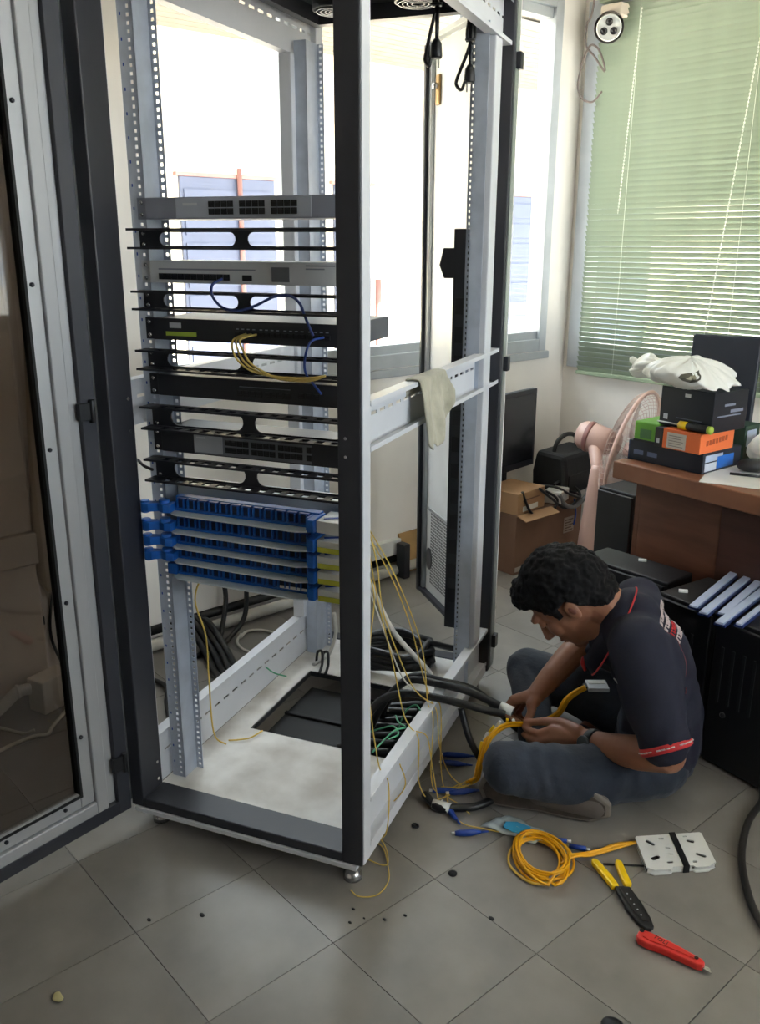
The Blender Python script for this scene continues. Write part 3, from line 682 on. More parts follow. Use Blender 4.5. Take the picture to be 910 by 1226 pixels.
MB().prism([(-.085, .0), (.085, .0), (.09, .10), (.075, .19), (-.07, .20), (-.09, .10)], -.135, .135, M=Matrix(((1, 0, 0, 0), (0, 0, 1, 0), (0, 1, 0, 0), (0, 0, 0, 1)))).build('body', bgM, bgo, bev=.02)
MB().tube([(0, -.10, .185), (.005, -.085, .235), (.008, -.02, .262), (.008, .06, .245), (.0, .09, .19)], .010, 8).build('handle', blackP, bgo)
MB().box(.086, .094, -.11, .11, .03, .10).build('pocket', bgM, bgo, bev=.003)
MB().tube([(.06, .12, .17), (.10, .14, .10), (.10, .13, .01), (.09, .10, -.02)], .008, 8).build('strap', bgM, bgo)
ad = thing('power_adapter', 'pale adapter box under tangled cables on the brown box', 'adapter', (.33, -.43, .264), .3)
MB().box(-.04, .04, -.055, .055, 0, .055).build('case', whtC, ad, bev=.005)
MB().box(.041, .043, -.03, .02, .015, .04).build('sticker', mat('sticker_pale', (196, 200, 204), .5), ad)
tk = [('topmost', [(.30, -.52, .345), (.35, -.46, .335), (.38, -.40, .30), (.385, -.33, .275), (.34, -.30, .30), (.30, -.36, .335), (.33, -.45, .34)]),
      ('lower', [(.37, -.60, .358), (.378, -.52, .30), (.384, -.44, .245), (.386, -.38, .25), (.382, -.33, .28), (.34, -.36, .30)]),
      ('leftmost', [(.36, -.70, .36), (.376, -.66, .27), (.384, -.60, .235), (.384, -.52, .25), (.376, -.48, .29), (.35, -.53, .33)])]
for n_, p_ in tk: tubeobj('tangled_cable', p_, .006, blkC, n_+' of the black cables tangled over the brown cardboard box', 'cable')
tubeobj('tangled_cable', [(.376, -.47, .31), (.386, -.43, .255), (.388, -.36, .24), (.386, -.28, .275), (.36, -.24, .29)], .010, mat('cable_grey', (120, 122, 124), .5), 'thick grey cable draped on the front of the brown cardboard box', 'cable')
tubeobj('tangled_cable', [(.377, -.36, .27), (.379, -.345, .20), (.379, -.355, .15)], .004, blueC, 'short blue cable end hanging on the brown box front', 'cable')
# pedestal fan
fanM = mat('fan_pink', (204, 168, 155), .4, var=.04)
fanW = mat('fan_wire', (206, 180, 168), .45)
fn = thing('pedestal_fan', 'pale pink pedestal fan facing right between bag and desk', 'fan', (.525, -.42, 0))
MB().lathe([(.17, 0), (.17, .018), (.10, .035), (.066, .045)], 28).build('base', fanM, fn)
MB().lathe([(.064, .03), (.056, .15), (.045, .26), (.033, .38), (.028, .44), (.020, .46)], 18).build('column', fanM, fn)
FX = Vector((.955, .225, -.19)).normalized(); FC = Vector((.602-.525, -.289+.42, .515))
FMt = Matrix.Translation(FC) @ FX.to_track_quat('Z', 'Y').to_matrix().to_4x4()
MB().lathe([(.015, -.252), (.048, -.245), (.062, -.225), (.064, -.17), (.060, -.12), (.050, -.095)], 22, M=FMt).build('motor', fanM, fn)
MB().lathe([(.066, -.205), (.068, -.198), (.068, -.19), (.066, -.184)], 22, M=FMt).build('motor_band', mat('fan_band', (150, 104, 98), .45), fn)
MB().tube([FMt @ Vector((0, 0, -.18)), Vector((-.02, .02, .47)), Vector((0, 0, .43))], [.03, .026, .022], 10).build('neck', fanM, fn)
RR = .255
g = MB(); g.tube([FMt @ Vector((RR*math.cos(2*PI*k/40), RR*math.sin(2*PI*k/40), 0)) for k in range(41)], .0085, 8, spline=False, cap=False); g.build('guard_ring', fanM, fn)
for sgn, nm in ((1, 'front_grille'), (-1, 'rear_grille')):
    g = MB()
    for k in range(60):
        a = 2*PI*k/60; pts = []
        for t, h in ((1, 0), (.93, .035), (.7, .058), (.4, .068), (.18, .07)):
            aa = a+(1-t)*.5; pts.append(FMt @ Vector((RR*t*math.cos(aa), RR*t*math.sin(aa), sgn*h)))
        g.tube(pts, .0013, 4, cap=False, sub=2)
    for t, h in ((.7, .059), (.4, .069)):
        g.tube([FMt @ Vector((RR*t*math.cos(2*PI*k/36), RR*t*math.sin(2*PI*k/36), sgn*h)) for k in range(37)], .0015, 4, spline=False, cap=False)
    g.build(nm, fanW, fn)
    MB().lathe([(.05, sgn*.066), (.05, sgn*.072), (.02, sgn*.076)], 20, M=FMt).build('grille_cap', fanM, fn)
for k in range(3):
    b = MB(); vs = []; fs = []
    for i in range(9):
        for j in range(5):
            r = .04+.185*i/8; a = 2*PI*k/3+(j/4-.5)*(1.15-.3*abs(i/8-.5)); vs.append(FMt @ Vector((r*math.cos(a), r*math.sin(a), (j/4-.5)*.045)))
    fs = [(i*5+j, i*5+j+1, i*5+j+6, i*5+j+5) for i in range(8) for j in range(4)]
    b.add(vs, fs, 0, True); o = b.build('blade', mat('fan_blade', (196, 176, 170), .35), fn); q = o.modifiers.new('t', 'SOLIDIFY'); q.thickness = .003
MB().lathe([(.03, -.03), (.03, .03), (.01, .04)], 16, M=FMt).build('hub', fanM, fn)
# black computer case left of the desk
def tower(name, label, loc, rot, w, d, h, vents=True, group=None):
    t = thing(name, label, 'computer', loc, rot, group)
    MB().box(0, w, 0, d, 0, h).build('case', mat('case_black', (30, 29, 31), .5, var=.1), t, bev=.004)
    f = MB().box(.006, w-.006, -.012, -.0002, .01, h-.01).build('front_panel', mat('case_front', (22, 22, 25), .45, var=.06), t, bev=.003)
    if vents:
        for k in range(4): MB().box(.03+k*(w-.06)/4, .03+k*(w-.06)/4+.008, -.0145, -.012, h*.45, h*.82).build('vent_bar', mat('case_trim', (36, 36, 39), .4), f)
        MB().lathe([(.008, 0), (.008, .003), (.004, .004)], 12, M=Matrix.Translation((w*.3, -.012, h*.38)) @ Matrix.Rotation(PI/2, 4, 'X')).build('button', mat('case_trim', (36, 36, 39), .4), f)
    return t
tower('computer_case', 'dark case standing on the floor between the fan and the desk', (.80, -.80, 0), -.08, .165, .24, .495, vents=False)
tower('computer_case', 'black case with dusty top right behind the back of the seated man', (1.065, -1.252, 0), -.02, .31, .135, .40)
for k, (lab) in enumerate(('black case under the first silver strips, nearest to the seated man', 'middle black case under the silver strips', 'rightmost black case at the frame edge under the silver strips')):
    tower('computer_case', lab, (1.425+k*.192*math.cos(-.14), -1.385+k*.192*math.sin(-.14), 0), -.14, .186, .21, .424, group='black computer cases in a row at the right')
for k, (x, y) in enumerate(((1.15, -1.13), (1.40, -1.32))):
    MB().xbox(Matrix.Translation((x+.07, y-.02, .4005 if k == 0 else .4245)) @ Matrix.Rotation(.6, 4, 'Z'), -.012, .012, -.006, .006, 0, .006).build('paper_scrap', whiteP, None, label='tiny white scrap on the dusty case '+('behind the man' if k == 0 else 'left of the silver strips'), cat='scrap')
# five silver strips
stripM = mat('strip_silver', (196, 208, 236), .35, .2, var=.04); stripB = mat('strip_blue', (34, 52, 110), .4)
SP = [((1.565, -1.472), (1.501, -1.096), 'first silver strip from the left on the black cases'),
      ((1.605, -1.492), (1.545, -1.10), 'second silver strip from the left on the black cases'),
      ((1.640, -1.460), (1.585, -1.125), 'third silver strip from the left, slightly set back'),
      ((1.665, -1.520), (1.625, -1.17), 'fourth silver strip, the one reaching nearest to the camera'),
      ((1.700, -1.490), (1.668, -1.20), 'fifth silver strip, at the right end, narrow and dark edged')]
for k, (a, c, lab) in enumerate(SP):
    a, c = Vector((*a, 0)), Vector((*c, 0)); d = (c-a); L = d.length; d.normalize()
    M = Matrix.Translation((a.x-.01, a.y+.036, .4255)) @ Matrix.Rotation(math.atan2(d.y, d.x), 4, 'Z')
    t = thing('blank_panel_strip', lab, 'strip', (0, 0, 0), 0, 'silver strips on the black cases')
    hw = .0105 if k < 4 else .007
    MB().xbox(M, 0, L, -hw, hw, .006, .012).build('face', stripM, t, bev=.001)
    MB().xbox(M, .002, L-.002, -hw-.004, hw+.004, 0, .0058).build('edge', stripB, t)
# ------------------------------------------------------------------ desk and what lies on it
wood = mat('desk_wood', (118, 74, 54), .42, var=.16, scale=4, stretch=(1, 1, 6), c2=(94, 56, 40))
woodT = mat('desk_top_wood', (146, 98, 72), .38, var=.14, scale=4, stretch=(1.5, 8, 1), c2=(120, 76, 54))
woodD = mat('desk_wood_dark', (84, 52, 42), .45, var=.16, scale=4, stretch=(1, 1, 6))
dk = thing('desk', 'brown wooden desk at the right carrying boxes and monitor', 'desk', (1.09, -1.158, 0), -.10)
MB().box(0, 1.6, 0, .68, .645, .70).build('desk_top', woodT, dk, bev=.004)
MB().box(.055, .345, .078, .09, .06, .6445).build('front_panel', wood, dk, bev=.002)
MB().box(.346, .86, .074, .092, .06, .6445).build('front_panel', woodD, dk, bev=.002)
MB().box(.035, .0545, .08, .62, 0, .6445).build('side_panel', wood, dk, bev=.002)
MB().box(1.5, 1.52, .05, .62, 0, .6445).build('side_panel', wood, dk, bev=.002)
MB().box(.86, 1.5, .30, .315, .2, .6445).build('modesty_panel', woodD, dk)
ZD = .7005
navy = mat('box_navy', (28, 34, 48), .45, var=.06); navyS = mat('box_navy_side', (36, 52, 84), .45)
fb = thing('flat_box', 'flat dark navy box at the bottom of the stack on the desk', 'box', (1.103, -1.098, ZD), -.06)
MB().box(0, .262, 0, .20, 0, .062).build('carton', navy, fb, bev=.002)
MB().box(.2622, .2632, .01, .10, .034, .054).build('label', mat('print_paleblue', (176, 190, 214), .5), fb)
MB().box(.2622, .2632, .01, .07, .006, .030).build('label', mat('print_white', (206, 214, 226), .5), fb)
MB().box(.2622, .2634, .072, .16, .008, .045).build('label', mat('print_blue', (40, 110, 200), .5), fb)
for k in range(2): MB().box(.02+k*.05, .055+k*.05, -.001, -.0002, .02, .034).build('label', mat('print_dim', (96, 108, 140), .5), fb)
MB().box(.0, .004, -.001, -.0002, .0, .06).build('edge', navyS, fb)
gx = thing('green_box', 'bright green box at the left of the orange box on the desk', 'box', (1.122, -1.105, ZD+.0625), -.04)
MB().box(0, .088, 0, .17, 0, .062).build('carton', mat('box_green', (116, 182, 66), .45, var=.05), gx, bev=.004)
MB().box(.022, .062, -.001, -.0002, .012, .040).build('label', mat('print_green', (90, 140, 84), .5), gx)
MB().box(.0, .088, -.0012, -.0002, .0, .007).build('edge', blackP, gx)
ox = thing('orange_box', 'orange box with a white label between the flat navy and black boxes', 'box', (1.208, -1.128, ZD+.0625), -.07)
orgM = mat('box_orange', (238, 118, 62), .5, var=.05)
MB().box(.028, .156, 0, .172, 0, .060).build('carton', orgM, ox, bev=.002)
MB().box(0, .0275, 0, .172, 0, .058).build('sleeve', mat('box_charcoal', (40, 38, 40), .5), ox, bev=.002)
MB().box(.008, .018, -.001, -.0002, .012, .026).build('mark', greyL, ox)
MB().box(.044, .108, -.0012, -.0002, .004, .050).build('label', mat('label_paper', (222, 212, 200), .6), ox)
b = MB()
for k in range(5): b.box(.050, .100-.008*(k % 2), -.0016, -.0012, .010+k*.0075, .012+k*.0075)
b.build('print_line', mat('print_line_grey', (150, 140, 132), .6), ox)
b = MB()
for k in range(7): b.box(.1562, .1568, .03+k*.016, .03+k*.016+.011, .022+k*.001, .037+k*.001)
b.build('lettering', mat('print_rust', (178, 78, 36), .5), ox)
tp = thing('dark_green_box', 'dark green box with a pale blue side behind the orange box', 'box', (1.315, -.885, ZD), -.05)
MB().box(0, .055, 0, .085, 0, .115).build('carton', mat('box_darkgreen', (38, 66, 54), .5), tp, bev=.002)
MB().box(.0552, .0562, .012, .065, .05, .10).build('label', mat('print_paleblue', (176, 190, 214), .5), tp)
bx_ = thing('black_box', 'glossy black box on the orange box, under the white bag', 'box', (1.197, -1.094, ZD+.1235), -.12)
blkG = mat('box_black_gloss', (24, 27, 36), .28, var=.05)
MB().box(0, .185, 0, .16, 0, .118).build('carton', blkG, bx_, bev=.002)
MB().box(.085, .105, -.001, -.0002, .094, .104).build('logo_mark', whiteP, bx_)
MB().box(.015, .030, -.001, -.0002, .02, .036).build('mark', greyL, bx_)
MB().box(.06, .15, -.001, -.0002, .028, .031).build('stripe', mat('stripe_steel', (92, 100, 120), .4), bx_)
b = MB(); b.box(.1852, .186, .05, .10, .075, .082).box(.1852, .186, .02, .13, .045, .049).box(.1852, .186, .08, .14, .055, .064)
b.build('lettering', mat('print_silver', (130, 138, 156), .4), bx_)
sd = thing('screwdriver', 'screwdriver with a yellow and black handle on the orange box', 'screwdriver', (1.222, -1.112, ZD+.1365), -.10)
MX = Matrix.Rotation(PI/2, 4, 'Y')
MB().lathe([(.0025, -.02), (.0025, .055)], 8, M=MX).build('shaft', mat('shaft_clear', (206, 210, 214), .2), sd)
MB().lathe([(.007, .055), (.0125, .06), (.0125, .082), (.010, .085)], 14, M=MX).build('collar', yelT, sd)
MB().lathe([(.010, .0852), (.0125, .10), (.0115, .13), (.013, .15), (.010, .156)], 14, M=MX).build('grip', blackP, sd)
MB().lathe([(.0118, .1562), (.012, .166), (.006, .170)], 14, M=MX).build('end_cap', grnL, sd)
# white plastic bag on the black box
def lumpy(name, m, parent, fn_, nu=48, nv=26):
    vs = []; fs = []
    for j in range(nv+1):
        for i in range(nu): vs.append(fn_(2*PI*i/nu, j/nv))
    for j in range(nv):
        for i in range(nu): fs.append((j*nu+i, j*nu+(i+1) % nu, (j+1)*nu+(i+1) % nu, (j+1)*nu+i))
    return MB().add(vs, fs, 0, True).build(name, m, parent)
pbM = mat('bag_plastic', (250, 250, 246), .3, var=.02, transl=.25, spec=.6)
pb = thing('plastic_bag', 'white plastic bag with a dark emblem lying on the black box', 'bag', (1.282, -1.098, ZD+.2425), -.20)
def pbf(a, t):
    th = PI*t; r = math.sin(th)**.7; c, s_ = math.cos(a), math.sin(a)
    wr = 1+.06*math.sin(5*a+7*t)+.05*math.sin(11*a-9*t)+.035*math.sin(17*a+5*t)+.02*math.sin(29*a+11*t)
    x = .142*r*c*wr; y = .112*r*s_*wr; zt = .5-.5*math.cos(PI*(1-t))
    prof = max(0, 1-abs((x+.005)/.172)**2.4)*(1.0-.25*(x > 0)*x/.15)
    z = .006+.080*prof*zt**.8*(1+.06*math.sin(9*a+4)+.04*math.sin(21*a+8*t))
    return (x, y, max(.0012, z if t < .95 else .0012))
pbo = lumpy('body', pbM, pb, pbf, 96, 44)
def pbk(a, t):
    th = PI*t; r = math.sin(th)*(1+.12*math.sin(4*a+5*t)+.10*math.sin(9*a+3*t))
    return (-.135+.052*math.cos(th)+.012*math.sin(3*a), -.030+.040*r*math.cos(a), .050+.032*r*math.sin(a)+.012*math.cos(th))
lumpy('knot', pbM, pb, pbk, 36, 20)
MB().tube([(-.183, -.03, .057), (-.196, -.032, .064), (-.203, -.03, .054)], [.012, .010, .003], 8).build('knot_tail', pbM, pb)
from mathutils.bvhtree import BVHTree
pbv = BVHTree.FromPolygons([v.co for v in pbo.data.vertices], [tuple(q_.vertices) for q_ in pbo.data.polygons])
em = [(-.034, -.003), (-.028, .008), (-.012, .014), (.004, .017), (.010, .028), (.014, .018), (.021, .010), (.024, -.002), (.016, -.011), (-.002, -.014), (-.022, -.010)]
for sc_, off, nm, mm in ((1, .0006, 'emblem', mat('emblem_dark', (70, 66, 52), .5)), (.55, .0012, 'emblem', mat('emblem_light', (150, 144, 120), .5))):
    cen, rim = [], []
    for (ex_, ez_) in [(0, 0)]+em:
        D_ = Vector((-.50, .84, -.22)).normalized(); org = Vector((.045, -.02, .030))+Vector((.86, .51, 0))*ex_*sc_+Vector((0, 0, 1))*ez_*sc_*(.8 if sc_ < 1 else 1); h_ = pbv.ray_cast(org-D_*.4, D_)
        if h_[0] is None: h_ = (pbv.find_nearest(org)[0], Vector((0, -1, 0)))
        rim.append(h_[0]-D_*(off+.003))
    MB().add(rim, [(0, 1+k, 1+(k+1) % len(em)) for k in range(len(em))]).build(nm, mm, pb)
dm = thing('monitor', 'dark monitor seen from the back standing on the desk behind the boxes', 'monitor', (1.36, -.845, ZD), .22)
MB().xbox(Matrix.Rotation(-.10, 4, 'X'), -.115, .098, -.012, .012, .095, .368).build('screen_panel', mat('monitor_back', (40, 44, 54), .4, var=.05), dm, bev=.006)
MB().box(-.02, .04, .014, .034, .01, .2).build('neck', blackP, dm, bev=.003)
MB().box(-.08, .07, -.05, .07, .0, .010).build('foot', blackP, dm, bev=.003)
dm.location = (1.222, -.775, ZD); dm.rotation_euler = (0, 0, .30)
pp = thing('paper_sheet', 'white paper sheet under the computer mouse on the desk', 'paper', (1.45, -1.02, ZD), .35)
MB().xbox(Matrix.Identity(4), -.105, .105, -.148, .148, 0, .0012).build('sheet', whiteP, pp)
ms = thing('computer_mouse', 'black computer mouse on the white paper at the desk edge', 'mouse', (1.452, -.965, ZD+.0015), .8)
lumpy('shell', blackP, ms, lambda a, t: (.055*math.sin(PI*t)**.6*math.cos(a), .030*math.sin(PI*t)**.6*math.sin(a), .0195-.0195*math.cos(PI*(1-t)) if t < .5 else .0002+.0193*(1-math.cos(PI*(1-t)))), 24, 14)
MB().box(.012, .03, -.003, .003, .036, .041).build('wheel', greyS, ms)
MB().cyl((1.42, -1.055, ZD+.0052), (1.50, -1.02, ZD+.0052), .004, n=10).build('pen', blackP, None, label='black pen lying on the white paper beside the mouse', cat='pen')
wb = thing('plastic_wrap', 'crumpled clear white plastic beside the stack of boxes on the desk', 'bag', (1.435, -.86, ZD), .2)
lumpy('body', pbM, wb, lambda a, t: (.055*math.sin(PI*t)*math.cos(a)*(1+.15*math.sin(5*a+6*t)), .05*math.sin(PI*t)*math.sin(a)*(1+.15*math.sin(4*a)), .0008+.095*(.5-.5*math.cos(PI*(1-t)))*(1+.1*math.sin(7*a))), 30, 18)
rb = thing('red_box', 'orange red box at the right frame edge behind the crumpled plastic', 'box', (1.345, -.70, ZD), -.05)
MB().box(0, .28, 0, .12, 0, .055).build('carton', mat('box_redorange', (214, 92, 62), .5), rb, bev=.002)
for k, (dx, h, rr) in enumerate(((0, .03, .1), (.01, .03, -.05), (.0, .028, .06))):
    MB().xbox(Matrix.Translation((1.475, -.635+dx, ZD+.0005+.056+k*.0305)) @ Matrix.Rotation(rr, 4, 'Z'), -.13, .13, -.06, .055, 0, h).build('paper_stack', mat('paper_cream', (226, 206, 182), .7, var=.05), None, bev=.002, label=('lowest', 'middle', 'top')[k]+' cream paper stack on the orange red box at the right edge', cat='paper')

# ------------------------------------------------------------------ cables and fibres of the rack's right side
def fo(pts, lab, r=.0015, m=None, name='fibre_cable', sub=6): return tubeobj(name, pts, r, m or yelF, lab, 'cable', sub=sub)
fo([rk(.555, .13, .80), rk(.570, .15, .70), rk(.568, .20, .56), rk(.575, .36, .32), rk(.59, .47, .215), rk(.607, .50, .19), rk(.625, .46, .04), rk(.66, .40, .006), rk(.70, .37, .008), rk(.74, .34, .008)], 'yellow fibre falling from the trays over the right beam to the blue clips')
fo([rk(.556, .14, .78), rk(.568, .24, .66), rk(.574, .36, .50), rk(.578, .44, .36), rk(.585, .46, .22), rk(.607, .44, .19), rk(.618, .40, .05), rk(.64, .40, .006), rk(.68, .46, .006)], 'yellow fibre bowing backward before it crosses the right beam')
fo([rk(.553, .15, .72), rk(.556, .19, .60), rk(.56, .27, .42), rk(.565, .33, .26), rk(.58, .34, .215), rk(.607, .33, .19), rk(.613, .32, .08), rk(.63, .36, .006), rk(.67, .40, .006)], 'yellow fibre hanging straight down near the front post')
fo([rk(.552, .16, .75), rk(.552, .30, .60), rk(.556, .41, .44), rk(.57, .47, .28), rk(.59, .48, .213), rk(.607, .47, .19), rk(.62, .46, .10), rk(.645, .47, .02), rk(.70, .44, .006)], 'yellow fibre crossing behind the white tube')
fo([rk(.555, .12, .70), rk(.56, .145, .66), rk(.555, .17, .60), rk(.556, .145, .52), rk(.56, .13, .40), rk(.575, .15, .22), rk(.607, .13, .19), rk(.612, .10, .08), (1.277, -2.326, .006), (1.33, -2.325, .005), (1.381, -2.355, .005), (1.423, -2.39, .005), (1.44, -2.437, .005), (1.418, -2.47, .005), (1.391, -2.471, .005)], 'yellow fibre making a wide loop on the floor by the front foot')
fo([rk(.607, .20, .20), rk(.615, .21, .13), (1.26, -2.29, .02), (1.288, -2.304, .007), (1.334, -2.321, .008), (1.375, -2.348, .008), (1.382, -2.366, .008), (1.34, -2.38, .008), (1.314, -2.366, .008), (1.292, -2.313, .012)], 'yellow fibre with a small loop beside the base skirt')
fo([rk(.60, .33, .212), rk(.622, .35, .19), rk(.63, .37, .10), rk(.65, .36, .02), rk(.675, .33, .006), rk(.70, .34, .006)], 'short yellow fibre drooping from the middle of the right base beam')
fo([rk(.50, .28, .60), rk(.505, .40, .44), rk(.512, .55, .30), rk(.52, .66, .20), rk(.522, .74, .10)], 'white tube slanting down inside the rack to the floor pan', .007, whtC, 'white_tube')
fo([rk(.515, .24, .60), rk(.52, .33, .45), rk(.53, .42, .30), rk(.55, .50, .215)], 'thin white wire beside the slanting white tube', .002, whtC, 'white_wire')
fo([rk(.14, .85, .24), rk(.145, .85, .17), rk(.125, .84, .10), rk(.11, .82, .088), rk(.10, .78, .086)], 'white cable dropping to the pan beside the rear left rail', .006, whtC, 'white_cable')
for k, lab in enumerate(('outer', 'inner')):
    fo([rk(.10+k*.02, .80, .086), rk(.105+k*.02, .80, .12), rk(.125+k*.02, .79, .13), rk(.135+k*.02, .77, .10), rk(.14+k*.02, .735, .082)], lab+' of two small black cable arches beside the white cable in the rack', .0045, blkC, 'black_wire')
fo([rk(.52, .40, .20), rk(.548, .35, .213), rk(.57, .335, .213), rk(.55, .30, .215), rk(.53, .22, .2)], 'green fibre curled on the right base beam, near end', .0022, grnF, 'green_fibre')
fo([rk(.50, .47, .12), rk(.53, .45, .19), rk(.556, .45, .2115), rk(.575, .43, .2115)], 'green fibre end on the right base beam, far end', .0022, grnF, 'green_fibre')
fo([rk(.46, .36, .16), rk(.50, .34, .19), rk(.54, .33, .212), rk(.565, .30, .212), rk(.55, .27, .212)], 'green fibre looping out of the floor opening', .0022, grnF, 'green_fibre')
# coil of black cable on the pan
cl = MB(); n = 150
cl.tube([rk(.325+(.115+.012*math.sin(k*.9))*math.cos(k*.26), .895+(.088+.008*math.sin(k*1.3))*math.sin(k*.26), .095+.0004*k+.006*math.sin(k*.7)) for k in range(n)], .010, 7, spline=False)
cl.build('cable_coil', blkC, None, label='coil of thick black cable on the rear of the white floor pan', cat='cable')
tubeobj('black_cable', [rk(.43, .92, .16), rk(.50, .97, .13), rk(.545, 1.02, .12), rk(.56, 1.08, .16), rk(.56, 1.2, .19), rk(.53, 1.3, .12)], .010, blkC, 'black cable rising from the coil to the rear door', 'cable')
# black cables from the floor opening over the right beam
bc = [([rk(.40, .52, .07), rk(.44, .53, .16), rk(.50, .55, .222), rk(.585, .555, .226), rk(.67, .552, .222), rk(.745, .545, .205), rk(.79, .54, .195)], 'upper thick black cable crossing the right beam toward the man'),
      ([rk(.38, .48, .07), rk(.44, .475, .18), rk(.51, .478, .222), rk(.59, .482, .226), rk(.67, .488, .220), rk(.735, .505, .205), rk(.775, .515, .198)], 'lower thick black cable crossing the right beam toward the man'),
      ([rk(.40, .60, .07), rk(.44, .57, .15), rk(.50, .57, .224), rk(.585, .572, .226), rk(.66, .60, .205), rk(.71, .64, .15), rk(.76, .70, .06), rk(.82, .74, .014), rk(.90, .76, .014)], 'rear thick black cable crossing the right beam toward the man')]
for p_, lab in bc: tubeobj('black_cable', p_, .0105, blkC, lab, 'cable')
tubeobj('black_cable', [rk(.665, .489, .206), rk(.695, .475, .13), rk(.735, .49, .05), rk(.76, .50, .014), rk(.80, .49, .014)], .009, blkC, 'black cable drooping from the crossing cables to the floor', 'cable')
def sleeve(p, d, lab, L=.04, r=.0125):
    a = Vector(p); d = Vector(d).normalized()
    MB().tube([a, a+d*L], r, 12).build('cable_sleeve', whiteP, None, label=lab, cat='sleeve')
e1 = rk(.755, .544, .203); sleeve(e1, rk(.79, .54, .195)-rk(.745, .545, .205), 'white end sleeve on the upper black cable beside the raised knee', .035)
tubeobj('black_cable', [rk(.615, .36, .02), rk(.66, .33, .012), rk(.70, .345, .012), rk(.745, .37, .012), rk(.78, .42, .014), rk(.77, .47, .014)], .0105, blkC, 'thick black cable curving on the floor beside the rack base', 'cable')
a_ = rk(.645, .338, .013); sleeve(a_, rk(.69, .337, .013)-rk(.645, .338, .013), 'white sleeve on the curving black cable beside the rack base', .045, .0125)
for k in range(7):
    yy = .42+k*.045
    tubeobj('black_cable', [rk(.33+.012*(k % 3), yy-.03, .044), rk(.40, yy-.01, .054+.010*(k % 2)), rk(.46, yy+.01, .062), rk(.485, yy+.02, .062)], .012, blkC, 'black cable lying in the floor opening, %s from the front' % ('first', 'second', 'third', 'fourth', 'fifth', 'sixth', 'seventh')[k], 'cable', 'black cables in the floor opening')
# blue fibre clips on the floor
clipP = [((1.150, -1.945), (1.205, -1.895), 'blue fibre clip nearest the rack base, rear one'), ((1.175, -1.975), (1.225, -1.935), 'blue fibre clip beside the rack base, front one of the rear pair'),
         ((1.250, -2.085), (1.300, -2.03), 'blue fibre clip left in the middle cluster'), ((1.285, -2.06), (1.325, -2.00), 'blue fibre clip right in the middle cluster'),
         ((1.305, -2.10), (1.375, -2.125), 'blue fibre clip pointing at the camera below the middle cluster'), ((1.408, -2.165), (1.445, -2.115), 'blue fibre clip nearest the camera by the plastic wrapper')]
for a, c, lab in clipP:
    a = Vector((*a, .009)); c = Vector((*c, .009)); d = (c-a).normalized()
    t = thing('fibre_clip', lab, 'clip', (0, 0, 0), 0, 'blue fibre clips on the floor')
    MB().tube([a, a+d*.012, a+d*.04, c], [.006, .0085, .0085, .004], 6, spline=False).build('body', blueC, t)
    MB().tube([c, c+d*.018], [.0035, .002], 6).build('boot', blueC, t)
    MB().tube([a-d*.008, a], .0035, 8).build('ferrule', whiteP, t)
fo([(1.375, -2.125, .010), (1.40, -2.12, .006), (1.43, -2.10, .004), (1.47, -2.08, .006)], 'yellow fibre running from the blue clips under the plastic wrapper')
# plastic wrapper
pw = MB(); vs = []; fs = []
for i in range(15):
    for j in range(11):
        u, v = i/14, j/10
        x = 1.425+.13*u+.02*v; y = -2.095+.045*u+.085*v-.03*u*v
        vs.append((x, y, .004+.006*math.sin(u*7+v*3)**2+.004*math.sin(v*9)**2))
for i in range(14):
    for j in range(10): fs.append((i*11+j, (i+1)*11+j, (i+1)*11+j+1, i*11+j+1))
pwt = thing('plastic_wrapper', 'clear plastic wrapper with a blue print on the floor by the yellow coil', 'wrapper')
o = pw.add(vs, fs, 0, True).build('film', mat('film_pale', (196, 206, 208), .25, transl=.3), pwt); q = o.modifiers.new('t', 'SOLIDIFY'); q.thickness = .0008
MB().prism([(1.470, -2.065), (1.50, -2.062), (1.525, -2.045), (1.515, -2.015), (1.48, -2.025), (1.462, -2.045)], .0125, .0132).build('blue_print', mat('print_sky', (70, 168, 214), .4), pwt)
# yellow coil and its fibres to the white cassette
yc = thing('yellow_coil', 'coil of bright yellow fibre cable on the floor', 'cable')
b = MB(); pts = []
for k in range(8*22+6):
    a = 2*PI*k/22; t = k//22
    rx = (.082, .070, .086, .074, .065, .088, .078, .07)[t % 8]; ry = (.060, .050, .056, .064, .046, .052, .058, .05)[t % 8]
    ox_, oy = ((0, 0), (.004, -.004), (-.006, .003), (.008, .004), (-.004, -.006), (.010, -.010), (0, .005), (.004, 0))[t % 8]
    ca, sa = math.cos(-.55), math.sin(-.55); ex, ey = rx*math.cos(a), ry*math.sin(a)
    pts.append((1.598+ox_+ex*ca-ey*sa, -2.082+oy+ex*sa+ey*ca, .005+.0032*t+.003*math.sin(a*2+t)))
b.tube(pts, .0030, 6, spline=False); b.build('coil', yelS, yc)
b = MB(); b.tube([(1.535, -2.05, .010), (1.53, -2.10, .008), (1.565, -2.15, .005), (1.64, -2.155, .005), (1.665, -2.10, .008), (1.655, -2.05, .012)], .0030, 6); b.build('loose_turn', mat('cable_yellow_pale', (232, 190, 84), .4), yc)
for k in range(5):
    d = (k-2)*.0085
    b = MB(); b.tube([(1.64+d*.3, -2.055-d, .016), (1.655, -2.015-d, .013+.002*k), (1.668, -1.965-d*.9, .006+.002*(k % 2)), (1.685+d*.3, -1.915-d*.5, .006+.002*(k % 3)), (1.706, -1.880-d*.3, .010), (1.715, -1.868-d*.25, .012)], .0030, 6)
    b.build('strand', yelS, yc)
